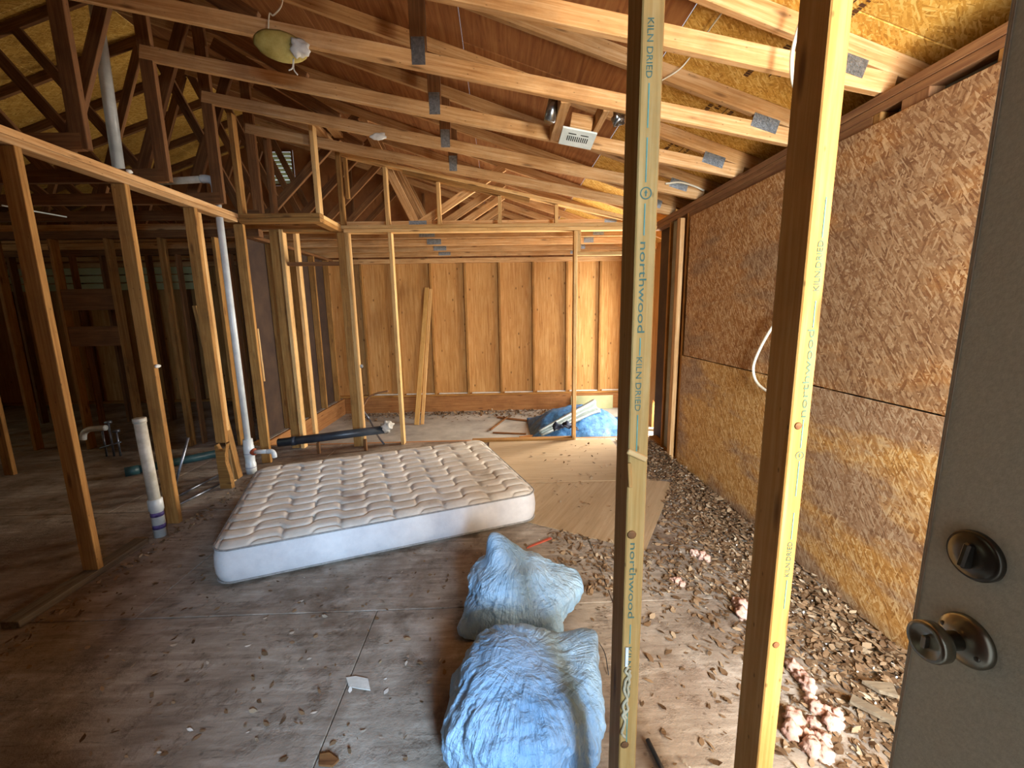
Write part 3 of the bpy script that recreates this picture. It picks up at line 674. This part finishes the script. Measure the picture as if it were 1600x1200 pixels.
# ------------------------------------------------------------------ mattress
MC = Vector((-.915, 3.15)); MU = Vector((.9425, .334)).normalized(); MV = Vector((-MU.y, MU.x)); ML, MW, MH = 1.98, 1.38, .225
def rrect(L, W_, r, n=8):
    out = []
    for cx_, cy_, a0 in ((L/2-r, W_/2-r, 0), (-L/2+r, W_/2-r, PI/2), (-L/2+r, -W_/2+r, PI), (L/2-r, -W_/2+r, 1.5*PI)):
        for k in range(n+1): a = a0+PI/2*k/n; out.append((cx_+r*math.cos(a), cy_+r*math.sin(a)))
    return out
def mw(u, v, z): p = MC+MU*u+MV*v; return Vector((p.x, p.y, z))
mt = thing('mattress', 'worn off-white quilted mattress lying on the plywood floor', 'mattress', (MC.x, MC.y, .008))
ZB, ZT = .012, MH
bm = bmesh.new(); rings = []
for z, g in ((ZB, -.012), (ZB+.02, .0), (.07, .008), (.12, .010), (.17, .007), (ZT-.018, .0), (ZT-.004, -.008)):
    rings.append([bm.verts.new(mw(u, v, z)) for u, v in rrect(ML+2*g, MW+2*g, .10)])
for a, b in zip(rings, rings[1:]):
    n = len(a)
    for k in range(n): bm.faces.new((a[k], a[(k+1) % n], b[(k+1) % n], b[k]))
bm.faces.new(rings[0][::-1]); bm.faces.new(rings[-1])
finish('border', bm, 'border', mt, True)
# quilted top: staggered pillows
NU, NV = 264, 184; bm = bmesh.new(); vs = {}
def clampr(u, v):
    r = .10; hx, hy = ML/2-r, MW/2-r; dx, dy = max(abs(u)-hx, 0), max(abs(v)-hy, 0); return r-math.hypot(dx, dy) if (dx > 0 and dy > 0) else min(ML/2-abs(u), MW/2-abs(v))
RH, CL = .112, .32
for i in range(NU+1):
    for j in range(NV+1):
        u = (i/NU-.5)*ML; v = (j/NV-.5)*MW; e = clampr(u, v)
        if e < -.004: continue
        vv = v/RH + .26*math.tanh(2.6*math.sin(2*PI*u/CL))
        row = math.floor(vv); fv = vv-row; uu = u/CL + .5*(row % 2); fu = uu-math.floor(uu)
        p = (1-abs(2*fv-1)**4)*(1-abs(2*fu-1)**12)
        h = .022*max(p, 0)**.55
        ed = max(0, min(1, e/.05)); z = ZT-.006+(h+.006)*math.sqrt(ed)*1.0 + .004*mnoise.noise(Vector((u*3, v*3, 1)))*ed
        vs[i, j] = bm.verts.new(mw(u, v, z))
for i in range(NU):
    for j in range(NV):
        q = [(i, j), (i+1, j), (i+1, j+1), (i, j+1)]
        if all(k in vs for k in q): bm.faces.new([vs[k] for k in q])
finish('quilted_top', bm, 'quilt', mt, True)
for nm, z, g in (('top_piping', ZT-.004, .001), ('bottom_piping', ZB+.014, .003)):
    pts = [mw(u, v, z) for u, v in rrect(ML+2*g, MW+2*g, .10)]; tube_obj(nm, pts+[pts[0]], .0055, 'piping', mt, 8)

# ------------------------------------------------------------------ plastic bags
def bag(label, c, rx, ry, rz, peaks, seed, mouth=None):
    n1, n2 = 260, 130; bm = bmesh.new(); rows = []
    for j in range(n2+1):
        ph = -PI/2+PI*j/n2; row = []
        for i in range(n1):
            th = 2*PI*i/n1; d = Vector((math.cos(ph)*math.cos(th), math.cos(ph)*math.sin(th), math.sin(ph)))
            e = .78; sg = lambda a: math.copysign(abs(a)**e, a)
            q = Vector((sg(d.x), sg(d.y), sg(d.z)))
            r = 1 + .10*mnoise.fractal(d*1.6+Vector((seed, 0, 0)), 1, 2, 4)
            for pd, hgt, k in peaks:
                a = max(0, d.dot(Vector(pd).normalized())); r += hgt*a**k
            wv = mnoise.noise_vector(d*2.2+Vector((seed, 1, 2)))
            pl = mnoise.ridged_multi_fractal(Vector((math.cos(th)*3.2+wv.x*.8+seed, math.sin(th)*3.2+wv.y*.8, ph*.7+wv.z*.4)), .9, 2.2, 5, 1, 2) - 1.2
            fold = abs(mnoise.noise(Vector((math.cos(th)*6+wv.y, math.sin(th)*6+wv.z, ph*1.1+seed))))
            r += (.030*pl - .05*fold)*max(0, math.cos(ph))**.8
            p = Vector((q.x*rx*r, q.y*ry*r, q.z*rz*r + rz*.80))
            if p.z < .004: p.z = .004+.002*abs(d.x)
            row.append(bm.verts.new(p))
        rows.append(row)
    for a, b in zip(rows[1:-1], rows[2:-1]):
        for i in range(n1): bm.faces.new((a[i], a[(i+1) % n1], b[(i+1) % n1], b[i]))
    bm.faces.new(rows[1][::-1]); bm.faces.new(rows[-2])
    for v in rows[0]+rows[-1]: bm.verts.remove(v)
    o = finish('trash_bag', bm, 'bag', None, True); o.location = c
    return o
b1 = bag('', (.055, 1.90, 0), .25, .20, .135, [((-.12, .1, 1), .80, 110), ((-.2, .1, 1), .42, 5), ((1, .05, .2), .40, 9), ((-.9, -.6, -.5), .30, 9), ((.45, -.9, -.2), .25, 12)], 3.1)
tag(b1, 'pale blue plastic trash bag with a peaked corner lying next to the mattress', 'trash bag')
b2 = bag('', (.065, 1.30, 0), .265, .25, .165, [((-.22, .25, 1), .16, 9), ((.9, .35, .75), .40, 24), ((-.9, -.4, -.2), .12, 8)], 8.7)
tag(b2, 'creased pale blue plastic trash bag with rounded top at the foot of the studs', 'trash bag')

# ------------------------------------------------------------------ sheets and scraps on the floor
A = Vector((.886, 2.409)); hu = Vector((.504, .864)).normalized(); hv = Vector((-hu.y, hu.x))
o = board('hardboard_sheet', Vector((*(A+hv*.62), .0035)), Vector((*(A+hv*.62+hu*1.20), .0035)), 1.24, .004, 'hardboard', None, (hv.x, hv.y, 0)); tag(o, 'tan hardboard sheet set askew with one corner under the mattress', 'board')
o = abox('hardboard_sheet', -.15, 1.27, 3.52, 4.74, .0065, .0105, 'hardboard', None, 0); tag(o, 'tan hardboard sheet lying square against the stud partition', 'board')

# ------------------------------------------------------------------ plumbing
vp = thing('vent_stack', 'white PVC vent stack with an elbow at the top, rising between the studs', 'pipe', (-2.44, 4.02, 0))
PX, PYY = -2.44, 3.97
ex_ = py_(336, 297, PYY)
tube_obj('pipe', [(PX, PYY, .30), (PX, PYY, 2.60)], .028, 'pvc', vp, 20)
tube_obj('elbow', arc([(PX, PYY, 2.56), (PX, PYY, 2.62), (PX-.02, PYY, 2.665), (PX-.07, PYY, 2.68), (PX-.11, PYY, 2.68)], 6), .034, 'pvc', vp, 20)
tube_obj('branch_pipe', [(PX-.08, PYY, 2.68), (PX-.55, PYY, 2.655)], .028, 'pvc_dirty', vp, 16)
cpl = lathe_obj('coupling', [(.032, .0), (.045, .0), (.047, .05), (.047, .10), (.043, .105), (.043, .17), (.047, .175), (.047, .27), (.044, .275), (.042, .34), (.0, .34)], (PX, PYY, 0), (0, 0, 1), 'pvc', vp, 24)
tube_obj('primer_band', [(PX, PYY, .06), (PX, PYY, .064)], .0478, 'primer', cpl, 24)
tube_obj('primer_band', [(PX, PYY, .200), (PX, PYY, .203)], .0478, 'primer', cpl, 24)
lathe_obj('branch_collar', [(.02, .03), (.034, .03), (.034, .06), (.028, .065), (0, .065)], (PX, PYY-.0, .215), (1, -.15, 0), 'rust', vp, 20)
tube_obj('drain_arm', [(PX+.06, PYY-.01, .215), (PX+.20, PYY-.03, .222)], .021, 'pvc', vp, 16)
tube_obj('drain_elbow', arc([(PX+.19, PYY-.03, .222), (PX+.235, PYY-.035, .222), (PX+.255, PYY-.04, .20), (PX+.258, PYY-.04, .165)], 6), .023, 'pvc', vp, 16)
sp = thing('drain_stub', 'open white drain pipe stub standing in the bottom plate gap', 'pipe', (-2.39, 2.80, 0))
SX, SY = -2.40, 2.80
tube_obj('pipe', [(SX, SY, .2), (SX-.012, SY, .83)], .034, 'pvc_dirty', sp, 20)
lathe_obj('rim', [(.028, 0), (.038, 0), (.038, .03), (.028, .03)], (SX-.012, SY, .815), (0, 0, 1), 'pvc_dirty', sp, 20)
cp2 = lathe_obj('coupling', [(.030, 0), (.038, 0), (.038, .19), (.043, .195), (.043, .27), (.036, .275), (0, .275)], (SX, SY, 0), (0, 0, 1), 'pvc', sp, 20)
for z in (.06, .15): tube_obj('primer_band', [(SX, SY, z), (SX, SY, z+.03)], .0385, 'primer', cp2, 20)
# overhead vent pipe through the left roof
a = py_(152, 22, 4.15); b_ = py_(182, 245, 4.15)
ov = tube_obj('roof_vent_pipe', [a+Vector((0, 0, .25)), b_+Vector((0, 0, -.22))], .045, 'pvc', None, 16); tag(ov, 'grey-white vent pipe running up through the trusses to the roof', 'pipe')
# black drain pipe across the closet opening
a = pz(435, 692, .16); b_ = pz(600, 671, .24)
bp = thing('black_drain_pipe', 'black plastic drain pipe with a rag stuffed in its end, across the closet', 'pipe', (a.x, a.y, 0))
tube_obj('pipe', [a, b_], .045, 'abs', bp, 20); tube_obj('joint', [a.lerp(b_, .12), a.lerp(b_, .16)], .049, 'abs', bp, 20)
bm = bmesh.new(); bmesh.ops.create_icosphere(bm, subdivisions=3, radius=.062)
for v in bm.verts: v.co *= 1+.6*mnoise.fractal(v.co*34, 1, 2, 4); v.co += b_+Vector((.03, .01, .03))
finish('rag', bm, 'rag', bp, True)
for t_ in (.35, .8): q = a.lerp(b_, t_); abox('support', q.x-.015, q.x+.015, q.y+.02, q.y+.05, 0, .13, 'old', bp, 2)
a = pz(195, 738, .04); b_ = pz(350, 706, .04)
tp = thing('sewer_pipe', 'teal sewer pipe lying on the floor of the dark room', 'pipe', (a.x, a.y, 0))
tube_obj('pipe', [a, b_], .04, 'teal', tp, 16); tube_obj('socket', [a, a.lerp(b_, .13)], .047, 'teal', tp, 16)
# supply valves on thin stub pipes
vv = thing('supply_stubs', 'thin grey supply pipes with valves sticking up from the dark floor', 'pipes', (-4.28, 4.62, 0))
for dx, hh in ((-.08, .30), (.0, .38), (.07, .28)):
    tube_obj('stub', [(-4.30+dx, 4.60, 0), (-4.30+dx, 4.60, hh)], .010, 'copper', vv, 8)
    bm = bmesh.new(); tube(bm, [(-4.33+dx, 4.60, hh), (-4.27+dx, 4.60, hh+.01)], .018, 8); finish('valve', bm, 'copper', vv, True)
tube_obj('cross_pipe', [(-4.42, 4.58, .10), (-4.20, 4.60, .16)], .009, 'copper', vv, 8)
tr_ = tube_obj('trap_pipe', arc([(-4.52, 4.52, .22), (-4.50, 4.52, .29), (-4.44, 4.52, .33), (-4.34, 4.52, .34), (-4.26, 4.52, .345)], 6), .03, 'pvc', None, 14); tag(tr_, 'curved white trap pipe beside the supply stubs in the dark room', 'pipe')
# loose rods by the cut stud
for (p, q, lab) in ((( 265, 790), (294, 684), 'grey metal rod leaning on the plumbing wall stud'), ((262, 783), (352, 737), 'pale rod lying across the floor beside the split stud'), ((262, 797), (352, 752), 'thin pipe lying on the floor parallel to the pale rod')):
    s = pz(p[0], p[1], .012); e = py_(q[0], q[1], s.y+.12) if 'leaning' in lab else pz(q[0], q[1], .03)
    tag(tube_obj('metal_rod', [s, e], .010, 'copper', None, 8), lab, 'rod')
# flexible tubes near the black pipe
for pts, lab in (([pz(600, 694, .01), pz(590, 680, .1), pz(577, 655, .22), py_(566, 640, 4.98)], 'thin grey flexible tube hanging down beside the black pipe'), ([py_(566, 638, 4.9), py_(575, 622, 4.9), py_(588, 615, 4.9), py_(607, 611, 4.9)], 'rusty bent tube sticking out from the closet corner stud')):
    tag(tube_obj('bent_tube', arc(pts, 6), .011, 'copper' if 'grey' in lab else 'brown', None, 8), lab, 'tube')

# ------------------------------------------------------------------ leaning boards, rear-room clutter
lb = thing('leaning_boards', 'pair of pale boards leaning against the rear plywood wall', 'boards', (-1.2, 6.1, SLAB))
a = pz(651, 664, SLAB); a2 = Vector((a.x, a.y, SLAB)); tpt = py_(667, 450, 7.50)
board('plank', a2, tpt, .075, .03, 'post', lb, (1, 0, 0)); board('plank', a2+Vector((.085, .03, 0)), tpt+Vector((.065, .0, -.02)), .05, .03, 'pine', lb, (1, 0, 0))
def cloth(name, label, cat, pts_fn, nu, nv, mat):
    bm = bmesh.new(); g = [[bm.verts.new(pts_fn(i/nu, j/nv)) for j in range(nv+1)] for i in range(nu+1)]
    for i in range(nu):
        for j in range(nv): bm.faces.new((g[i][j], g[i+1][j], g[i+1][j+1], g[i][j+1]))
    o = finish(name, bm, mat, None, True); tag(o, label, cat)
    md = o.modifiers.new('thickness', 'SOLIDIFY'); md.thickness = .006; md.offset = 0
    return o
def tarp_fn(u, v):
    x = .42+u*1.65; y = 5.55+v*1.25
    h = .34*(math.sin(PI*min(1, u*1.15))**.7)*math.sin(PI*v)**.8 + .05*mnoise.fractal(Vector((x*3, y*3, 2)), 1, 2, 4)
    return Vector((x, y, max(SLAB+.012, SLAB+.02+h)))
cloth('tarp', 'rumpled blue tarp heaped on the rear-room slab', 'tarp', tarp_fn, 60, 44, 'tarp')
def over_tarp(p, gap):
    u, v = (p.x-.42)/1.65, (p.y-5.55)/1.25
    z = tarp_fn(u, v).z if 0 <= u <= 1 and 0 <= v <= 1 else SLAB
    return Vector((p.x, p.y, max(p.z, z+gap)))
wa = py_(843, 680, 5.40); wb_ = py_(932, 637, 6.1)
M['sheeting'] = simple('greyed_white_plastic', '#6c7878', '#8a9492', 10, .4)
def sheet_fn(u, v):
    p = wa.lerp(wb_, u); d = Vector((.5, -.3, .15)); w = (.05+.08*u)
    return over_tarp(p + Vector((.0, -.05, .04)) + Vector((.35, -.25, -.75))*(v-.5)*w*2 + Vector((0, -.05, .02))*math.sin(v*PI*3), .014)
cloth('plastic_sheeting', 'long folded white plastic sheeting draped over the tarp', 'sheeting', sheet_fn, 30, 12, 'sheeting')
def navy_fn(u, v):
    c = py_(882, 667, 5.36); return c+Vector(((u-.5)*.32, (v-.5)*.2-.08, .06*mnoise.fractal(Vector((u*4, v*4, 5)), 1, 2, 3)+.05*math.sin(PI*u)))
cloth('dark_cloth', 'bunched navy cloth beside the white sheeting', 'cloth', navy_fn, 20, 14, 'navy')
o = abox('green_board', 1.28, 2.05, YB-.09, YB-.07, SLAB+.001, -.03, 'greenboard'); tag(o, 'pale green panel leaning on the rear curb behind the tarp', 'panel')
for (p, q, w, lab) in (((778, 652), (828, 658), .07, 'weathered plank lying behind the tarp'), ((770, 676), (822, 678), .03, 'dark thin stick lying on the rear slab'), ((766, 672), (792, 652), .025, 'thin dark lath lying slanted on the rear slab')):
    zz = SLAB+(.034 if 'lath' in lab else .012); a, b_ = pz(*p, zz), pz(*q, zz); tag(board('loose_plank', a, b_, w, .02, 'old', None, (0, 1, 0)), lab, 'plank')
a = pz(812, 683, SLAB+.03); tag(board('broken_board', a, a+Vector((.22, .05, .0)), .05, .02, 'rim', None, (0, 1, 0)), 'short reddish board scrap at the end of the tarp', 'board')

# ------------------------------------------------------------------ ceiling fixtures and cables
lc = py_(440, 76, 2.60)
lf = thing('ceiling_light_pan', 'yellowed round light pan hanging from a truss chord on white wires', 'light', lc)
bm = bmesh.new(); n = 28; rows = []
ax = Vector((.30, -.65, -.72)).normalized(); s_ = ax.cross(Vector((0, 0, 1))).normalized(); q_ = ax.cross(s_)
for k, (r, h) in enumerate(((.135, .0), (.128, .018), (.112, .034), (.08, .048), (.03, .055))):
    rows.append([bm.verts.new(lc + ax*(h-.03) + (s_*math.cos(2*PI*i/n)*r + q_*math.sin(2*PI*i/n)*r*.55)*(1+.05*mnoise.noise(Vector((i*.7, k, 0))))) for i in range(n)])
for a, b_ in zip(rows, rows[1:]):
    for i in range(n): bm.faces.new((a[i], a[(i+1) % n], b_[(i+1) % n], b_[i]))
bm.faces.new(rows[-1]); o = finish('pan', bm, 'yellowpan', lf, True); md = o.modifiers.new('thickness', 'SOLIDIFY'); md.thickness = .006
def crumple(c, r, mat, par, name, seed, sc=(1, 1, 1), amp=.5, sub=3):
    bm = bmesh.new(); bmesh.ops.create_icosphere(bm, subdivisions=sub, radius=r)
    for v in bm.verts: v.co = Vector((v.co.x*sc[0], v.co.y*sc[1], v.co.z*sc[2]))*(1+amp*mnoise.fractal(v.co/r*1.5+Vector((seed, 0, 0)), 1, 2, 4))+Vector(c)
    return finish(name, bm, mat, par, True)
crumple(py_(468, 76, 2.58), .05, 'paper', lf, 'torn_paper', 3, (1.1, .6, .8), .6)
tube_obj('wire', arc([py_(419, 52, 2.60), py_(421, 22, 2.60), py_(427, 24, 2.60), py_(439, 10, 2.60), py_(443, -12, 2.60)], 6), .004, 'wire', lf, 6)
tube_obj('wire', arc([py_(458, 92, 2.58), py_(457, 106, 2.57), py_(451, 110, 2.57)], 5), .0035, 'wire', lf, 6); tube_obj('wire', arc([py_(459, 92, 2.58), py_(459, 108, 2.57), py_(465, 117, 2.57)], 5), .0035, 'wire', lf, 6)
# supply register between two trusses
rc = py_(902, 216, 2.98)
rg = thing('ceiling_register', 'white slotted air register hanging below the trusses', 'register', rc)
ra = (py_(929, 208, 2.95)-py_(884, 199, 2.95)).normalized(); rb = (py_(876, 224, 3.06)-py_(884, 199, 2.90)); rb = (rb-ra*rb.dot(ra)).normalized(); rn = ra.cross(rb)
if rn.y > 0: rn = -rn
fr_ = board('frame', rc-ra*.112, rc+ra*.112, .17, .012, 'white', rg, rb)
for k in range(11): q = rc+ra*(-.065+.013*k)+rb*.005+rn*.0065; board('slot', q-rb*.024, q+rb*.024, .0065, .002, 'slot', fr_, ra)
for s in (-1, 1): q = rc+rb*-.042+rn*.0065; board('slot', q+ra*(s*.04-.026), q+ra*(s*.04+.026), .008, .002, 'slot', fr_, rb)
db_ = board('duct_boot', rc-ra*.07-rn*.05-rb*.05, rc+ra*.07-rn*.05-rb*.05, .10, .09, 'chord', rg, rb)
bl = []
for xx, w_ in ((.415, .06), (.655, .04)):
    o = abox('ceiling_block', xx-w_/2, xx+w_/2, 2.682, 3.238, zbot(xx)+.0, zbot(xx)+.085, 'chord'); tag(o, 'wider wood block bridging two trusses between the register and the shiny duct stub' if w_ > .05 else 'narrow wood block bridging two trusses between the register and the foil scrap', 'block', 'blocks beside the air register')
d_ = py_(862, 178, 2.80); du = tag(tube_obj('duct_pipe', [py_(867, 150, 2.85), py_(858, 190, 2.85)], .035, 'duct', None, 16), 'short shiny round duct stub beside the air register', 'duct')
tag(crumple(py_(966, 184, 2.80), .04, 'duct', None, 'duct_foil', 9, (1, 1, 1.2), .6), 'crumpled foil duct scrap between the truss chords', 'foil')
tag(crumple(py_(592, 213, 3.84), .04, 'paper', None, 'paper_scrap', 5, (1.6, .4, .7), .4), 'white paper scrap stuck to a truss chord', 'paper')
# cables
def proof(px, py):
    r = ray(px, py); t = (2.68+RS*1.6-.03-CAMH)/(r.z+RS*r.x); return Vector((r.x*t, r.y*t, CAMH+r.z*t))
def cable(label, pts, r=.005): tag(tube_obj('cable', arc(pts, 8), r, 'wire', None, 8), label, 'cable')
cable('thin white cable running down across the roof panels between trusses', [proof(1150, -20), proof(1135, 10), proof(1110, 44), py_(1085, 80, 2.50), py_(1062, 108, 2.60), py_(1030, 128, 2.62)], .004)
cable('white cable hanging behind the stamped stud by the door', [py_(1262, 0, 1.9), py_(1243, 60, 1.9), py_(1237, 95, 1.9), py_(1241, 135, 1.9), py_(1262, 160, 1.9)], .008)
cable('white cable looping out of the osb wall beside the stud', [px_(1225, 490, 1.70), px_(1206, 512, 1.70), px_(1186, 548, 1.70), px_(1177, 575, 1.70), px_(1183, 598, 1.69), px_(1205, 614, 1.69), px_(1228, 612, 1.70)], .009)
cable('white cable arching over the last truss heel by the osb wall', [py_(1040, 287, 3.82), py_(1062, 285, 3.82), py_(1085, 291, 3.82), py_(1100, 298, 3.82)], .008)

# ------------------------------------------------------------------ debris
def scatter(name, label, cat, n, place, size, mat, flat=.35, seed=1):
    rnd = random.Random(seed); V = []; F = []
    for _ in range(n):
        x, y, z = place(rnd); s = rnd.uniform(*size); a = rnd.uniform(0, 2*PI); tl = rnd.gauss(0, flat); tw = rnd.gauss(0, flat)
        m = Matrix.Translation((x, y, z+abs(math.sin(tl))*s*.5+abs(math.sin(tw))*s*.3+.002)) @ Matrix.Rotation(a, 4, 'Z') @ Matrix.Rotation(tl, 4, 'X') @ Matrix.Rotation(tw, 4, 'Y')
        w = rnd.uniform(.28, .6); c = rnd.uniform(-.1, .25); i0 = len(V)
        for p in ((-1, 0, c), (-.35, -w, .0), (-.35, w, .05), (.35, -w*.9, 0), (.35, w*.8, .06), (1, .1, c*.8)): V.append(m @ Vector((p[0]*s/2, p[1]*s/2, p[2]*s/2)))
        F += [(i0, i0+1, i0+2), (i0+1, i0+3, i0+4, i0+2), (i0+3, i0+5, i0+4)]
    me = bpy.data.meshes.new(name); me.from_pydata([tuple(v) for v in V], [], F); me.materials.append(M[mat])
    o = bpy.data.objects.new(name, me); COL.objects.link(o); tag(o, label, cat, kind='stuff'); return o
def right_drift(r):
    while True:
        y = r.uniform(.9, 4.7); x = XR-.04-abs(r.gauss(0, .26 if r.random() < .8 else .6))
        if x > .55 and (y < 2.4 or x > .9+(y-2.4)*.55 or y > 3.5 and x > 1.3): break
    d = max(0, 1-(XR-x)/.5); return x, y, d*d*.06*r.random()
def mid_floor(r):
    while True:
        x, y = r.uniform(.3, 1.2), r.uniform(2.0, 2.75)
        if y < 2.78-(x-.19)*.5: return x, y, 0
def open_floor(r):
    while True:
        x, y = r.uniform(-2.3, .55), r.uniform(1.1, 2.6); q = Vector((x, y))-MC
        if abs(q.dot(MU)) < ML/2+.04 and abs(q.dot(MV)) < MW/2+.04: continue
        if math.hypot(x-.055, y-1.90) < .36 or math.hypot(x-.065, y-1.30) < .38: continue
        return x, y, 0
def left_edge(r): return -2.36+abs(r.gauss(0, .08)), r.uniform(1.2, 4.0), 0
scatter('leaf_litter', 'drift of dry brown leaves along the osb wall', 'leaves', 13000, right_drift, (.008, .052), 'leaf', .20, 2)
scatter('floor_litter', 'brown bark and leaf bits strewn in front of the hardboard sheet', 'litter', 700, mid_floor, (.008, .045), 'leaf', .35, 3)
scatter('pale_crumbs', 'pale plaster crumbs sprinkled among the leaves', 'debris', 900, lambda r: (lambda p: (min(p[0], XR-.05), p[1], p[2]*.6+.01))(right_drift(r)), (.005, .022), 'chip', .4, 4)
scatter('wood_chips', 'small wood chips scattered over the bare plywood floor', 'debris', 330, open_floor, (.006, .035), 'leaf', .25, 5)
scatter('plate_crumbs', 'crumbs of rubble along the plumbing wall plate', 'debris', 420, left_edge, (.008, .04), 'leaf', .4, 6)
scatter('white_flakes', 'white flakes scattered over the bare plywood floor', 'debris', 70, open_floor, (.012, .034), 'chip', .2, 8)
scatter('rear_litter', 'twigs and leaf bits along the rear curb', 'litter', 900, lambda r: (r.uniform(-2.7, 1.2), 7.5-abs(r.gauss(0, .22)), SLAB), (.02, .08), 'leaf', .4, 9)
scatter('sheet_litter', 'dark leaf bits dropped on the hardboard sheets', 'litter', 90, lambda r: (r.uniform(.3, 1.15), r.uniform(2.9, 4.6), .011), (.012, .05), 'leaf', .3, 10)
# pink insulation clumps
def clump(label, pts, rr, seed):
    bm = bmesh.new()
    for i, p in enumerate(pts):
        r = rr*random.uniform(.7, 1.2); res = bmesh.ops.create_icosphere(bm, subdivisions=3, radius=r)
        for v in res['verts']: v.co = v.co*(1+.55*mnoise.fractal(v.co/r*1.8+Vector((seed+i, 0, 0)), 1, 2, 4))+Vector(p)+Vector((0, 0, r*.6))
    tag(finish('insulation_clump', bm, 'pink', None, True), label, 'insulation')
clump('long ragged strip of pink insulation behind the stamped stud by the door', [pz(x, y, .0) for x, y in ((1240, 1048), (1252, 1062), (1262, 1078), (1266, 1098), (1276, 1112), (1290, 1118), (1300, 1135), (1270, 1135), (1262, 1152), (1284, 1160), (1305, 1122), (1268, 1175), (1286, 1185), (1240, 1130), (1236, 1150))], .030, 1)
clump('small pink insulation tuft lying just past the two stamped studs', [pz(x, y, 0) for x, y in ((1085, 868), (1096, 872), (1104, 876))], .024, 20)
clump('tiny pinkish insulation wad lying in the leaf bits between the two stamped studs', [pz(x, y, 0) for x, y in ((1066, 915), (1058, 910), (1050, 908))], .018, 24)
clump('flattened pink insulation tuft against the stud by the door', [pz(x, y, 0) for x, y in ((1158, 952), (1160, 965), (1150, 945))], .03, 30)
def scrap(name, label, cat, outline, mat, th=.004, z=.002):
    bm = bmesh.new(); P = [pz(x, y, 0) for x, y in outline]
    a = [bm.verts.new((p.x, p.y, z)) for p in P]; b = [bm.verts.new((p.x, p.y, z+th)) for p in P]; n = len(P)
    bm.faces.new(a); bm.faces.new(b)
    for i in range(n): bm.faces.new((a[i], a[(i+1) % n], b[(i+1) % n], b[i]))
    bmesh.ops.recalc_face_normals(bm, faces=bm.faces[:]); tag(finish(name, bm, mat), label, cat)
scrap('paper_scrap', 'torn white and brown paper scrap on the bare plywood', 'paper', [(541, 1060), (556, 1058), (575, 1062), (579, 1080), (560, 1077), (545, 1074)], 'paper')
scrap('plastic_scrap', 'white plastic scrap lying by the foot of the osb wall', 'scrap', [(1154, 850), (1160, 847), (1174, 849), (1175, 856), (1166, 857)], 'white', .01)
scrap('red_strip', 'faded red plastic strip on the floor by the mattress corner', 'strip', [(823, 858), (826, 855), (860, 841), (862, 843)], 'red', .008)
scrap('osb_chip', 'triangular wood chip lying in the leaves at the osb wall', 'chip', [(1118, 788), (1124, 780), (1135, 777), (1130, 786)], 'hardboard', .006, .03)
scrap('bark_piece', 'dark brown bark piece on the plywood near the bags', 'bark', [(500, 1182), (515, 1179), (530, 1190), (520, 1200), (498, 1198)], 'old', .008)
scrap('pale_plank', 'short weathered plank half buried in leaves by the door', 'plank', [(1345, 1078), (1392, 1082), (1401, 1102), (1372, 1094)], 'weathered', .015, .03)
scrap('pale_plank', 'long split plank lying in the leaves by the door', 'plank', [(1330, 1100), (1398, 1138), (1396, 1146), (1326, 1110)], 'weathered', .015, .03)
a = pz(1012, 1156, .012); b_ = pz(1036, 1205, .012); tag(tube_obj('black_rod', [a, b_], .008, 'abs', None, 8), 'short black rod on the floor between the two stamped studs', 'rod')
a = pz(936, 1004, .006); b_ = pz(951, 1055, .006); tag(tube_obj('thin_twig', arc([a, (a+b_)/2+Vector((.006, 0, .02)), b_], 4), .002, 'abs', None, 6), 'thin dark twig beside the stud and the bags', 'twig')

tag(tube_obj('conduit', [pz(3, 321, 2.441), pz(104, 339, 2.441)], .006, 'white', None, 8), 'thin white conduit slanting under the dark trusses beyond the plumbing wall', 'conduit')
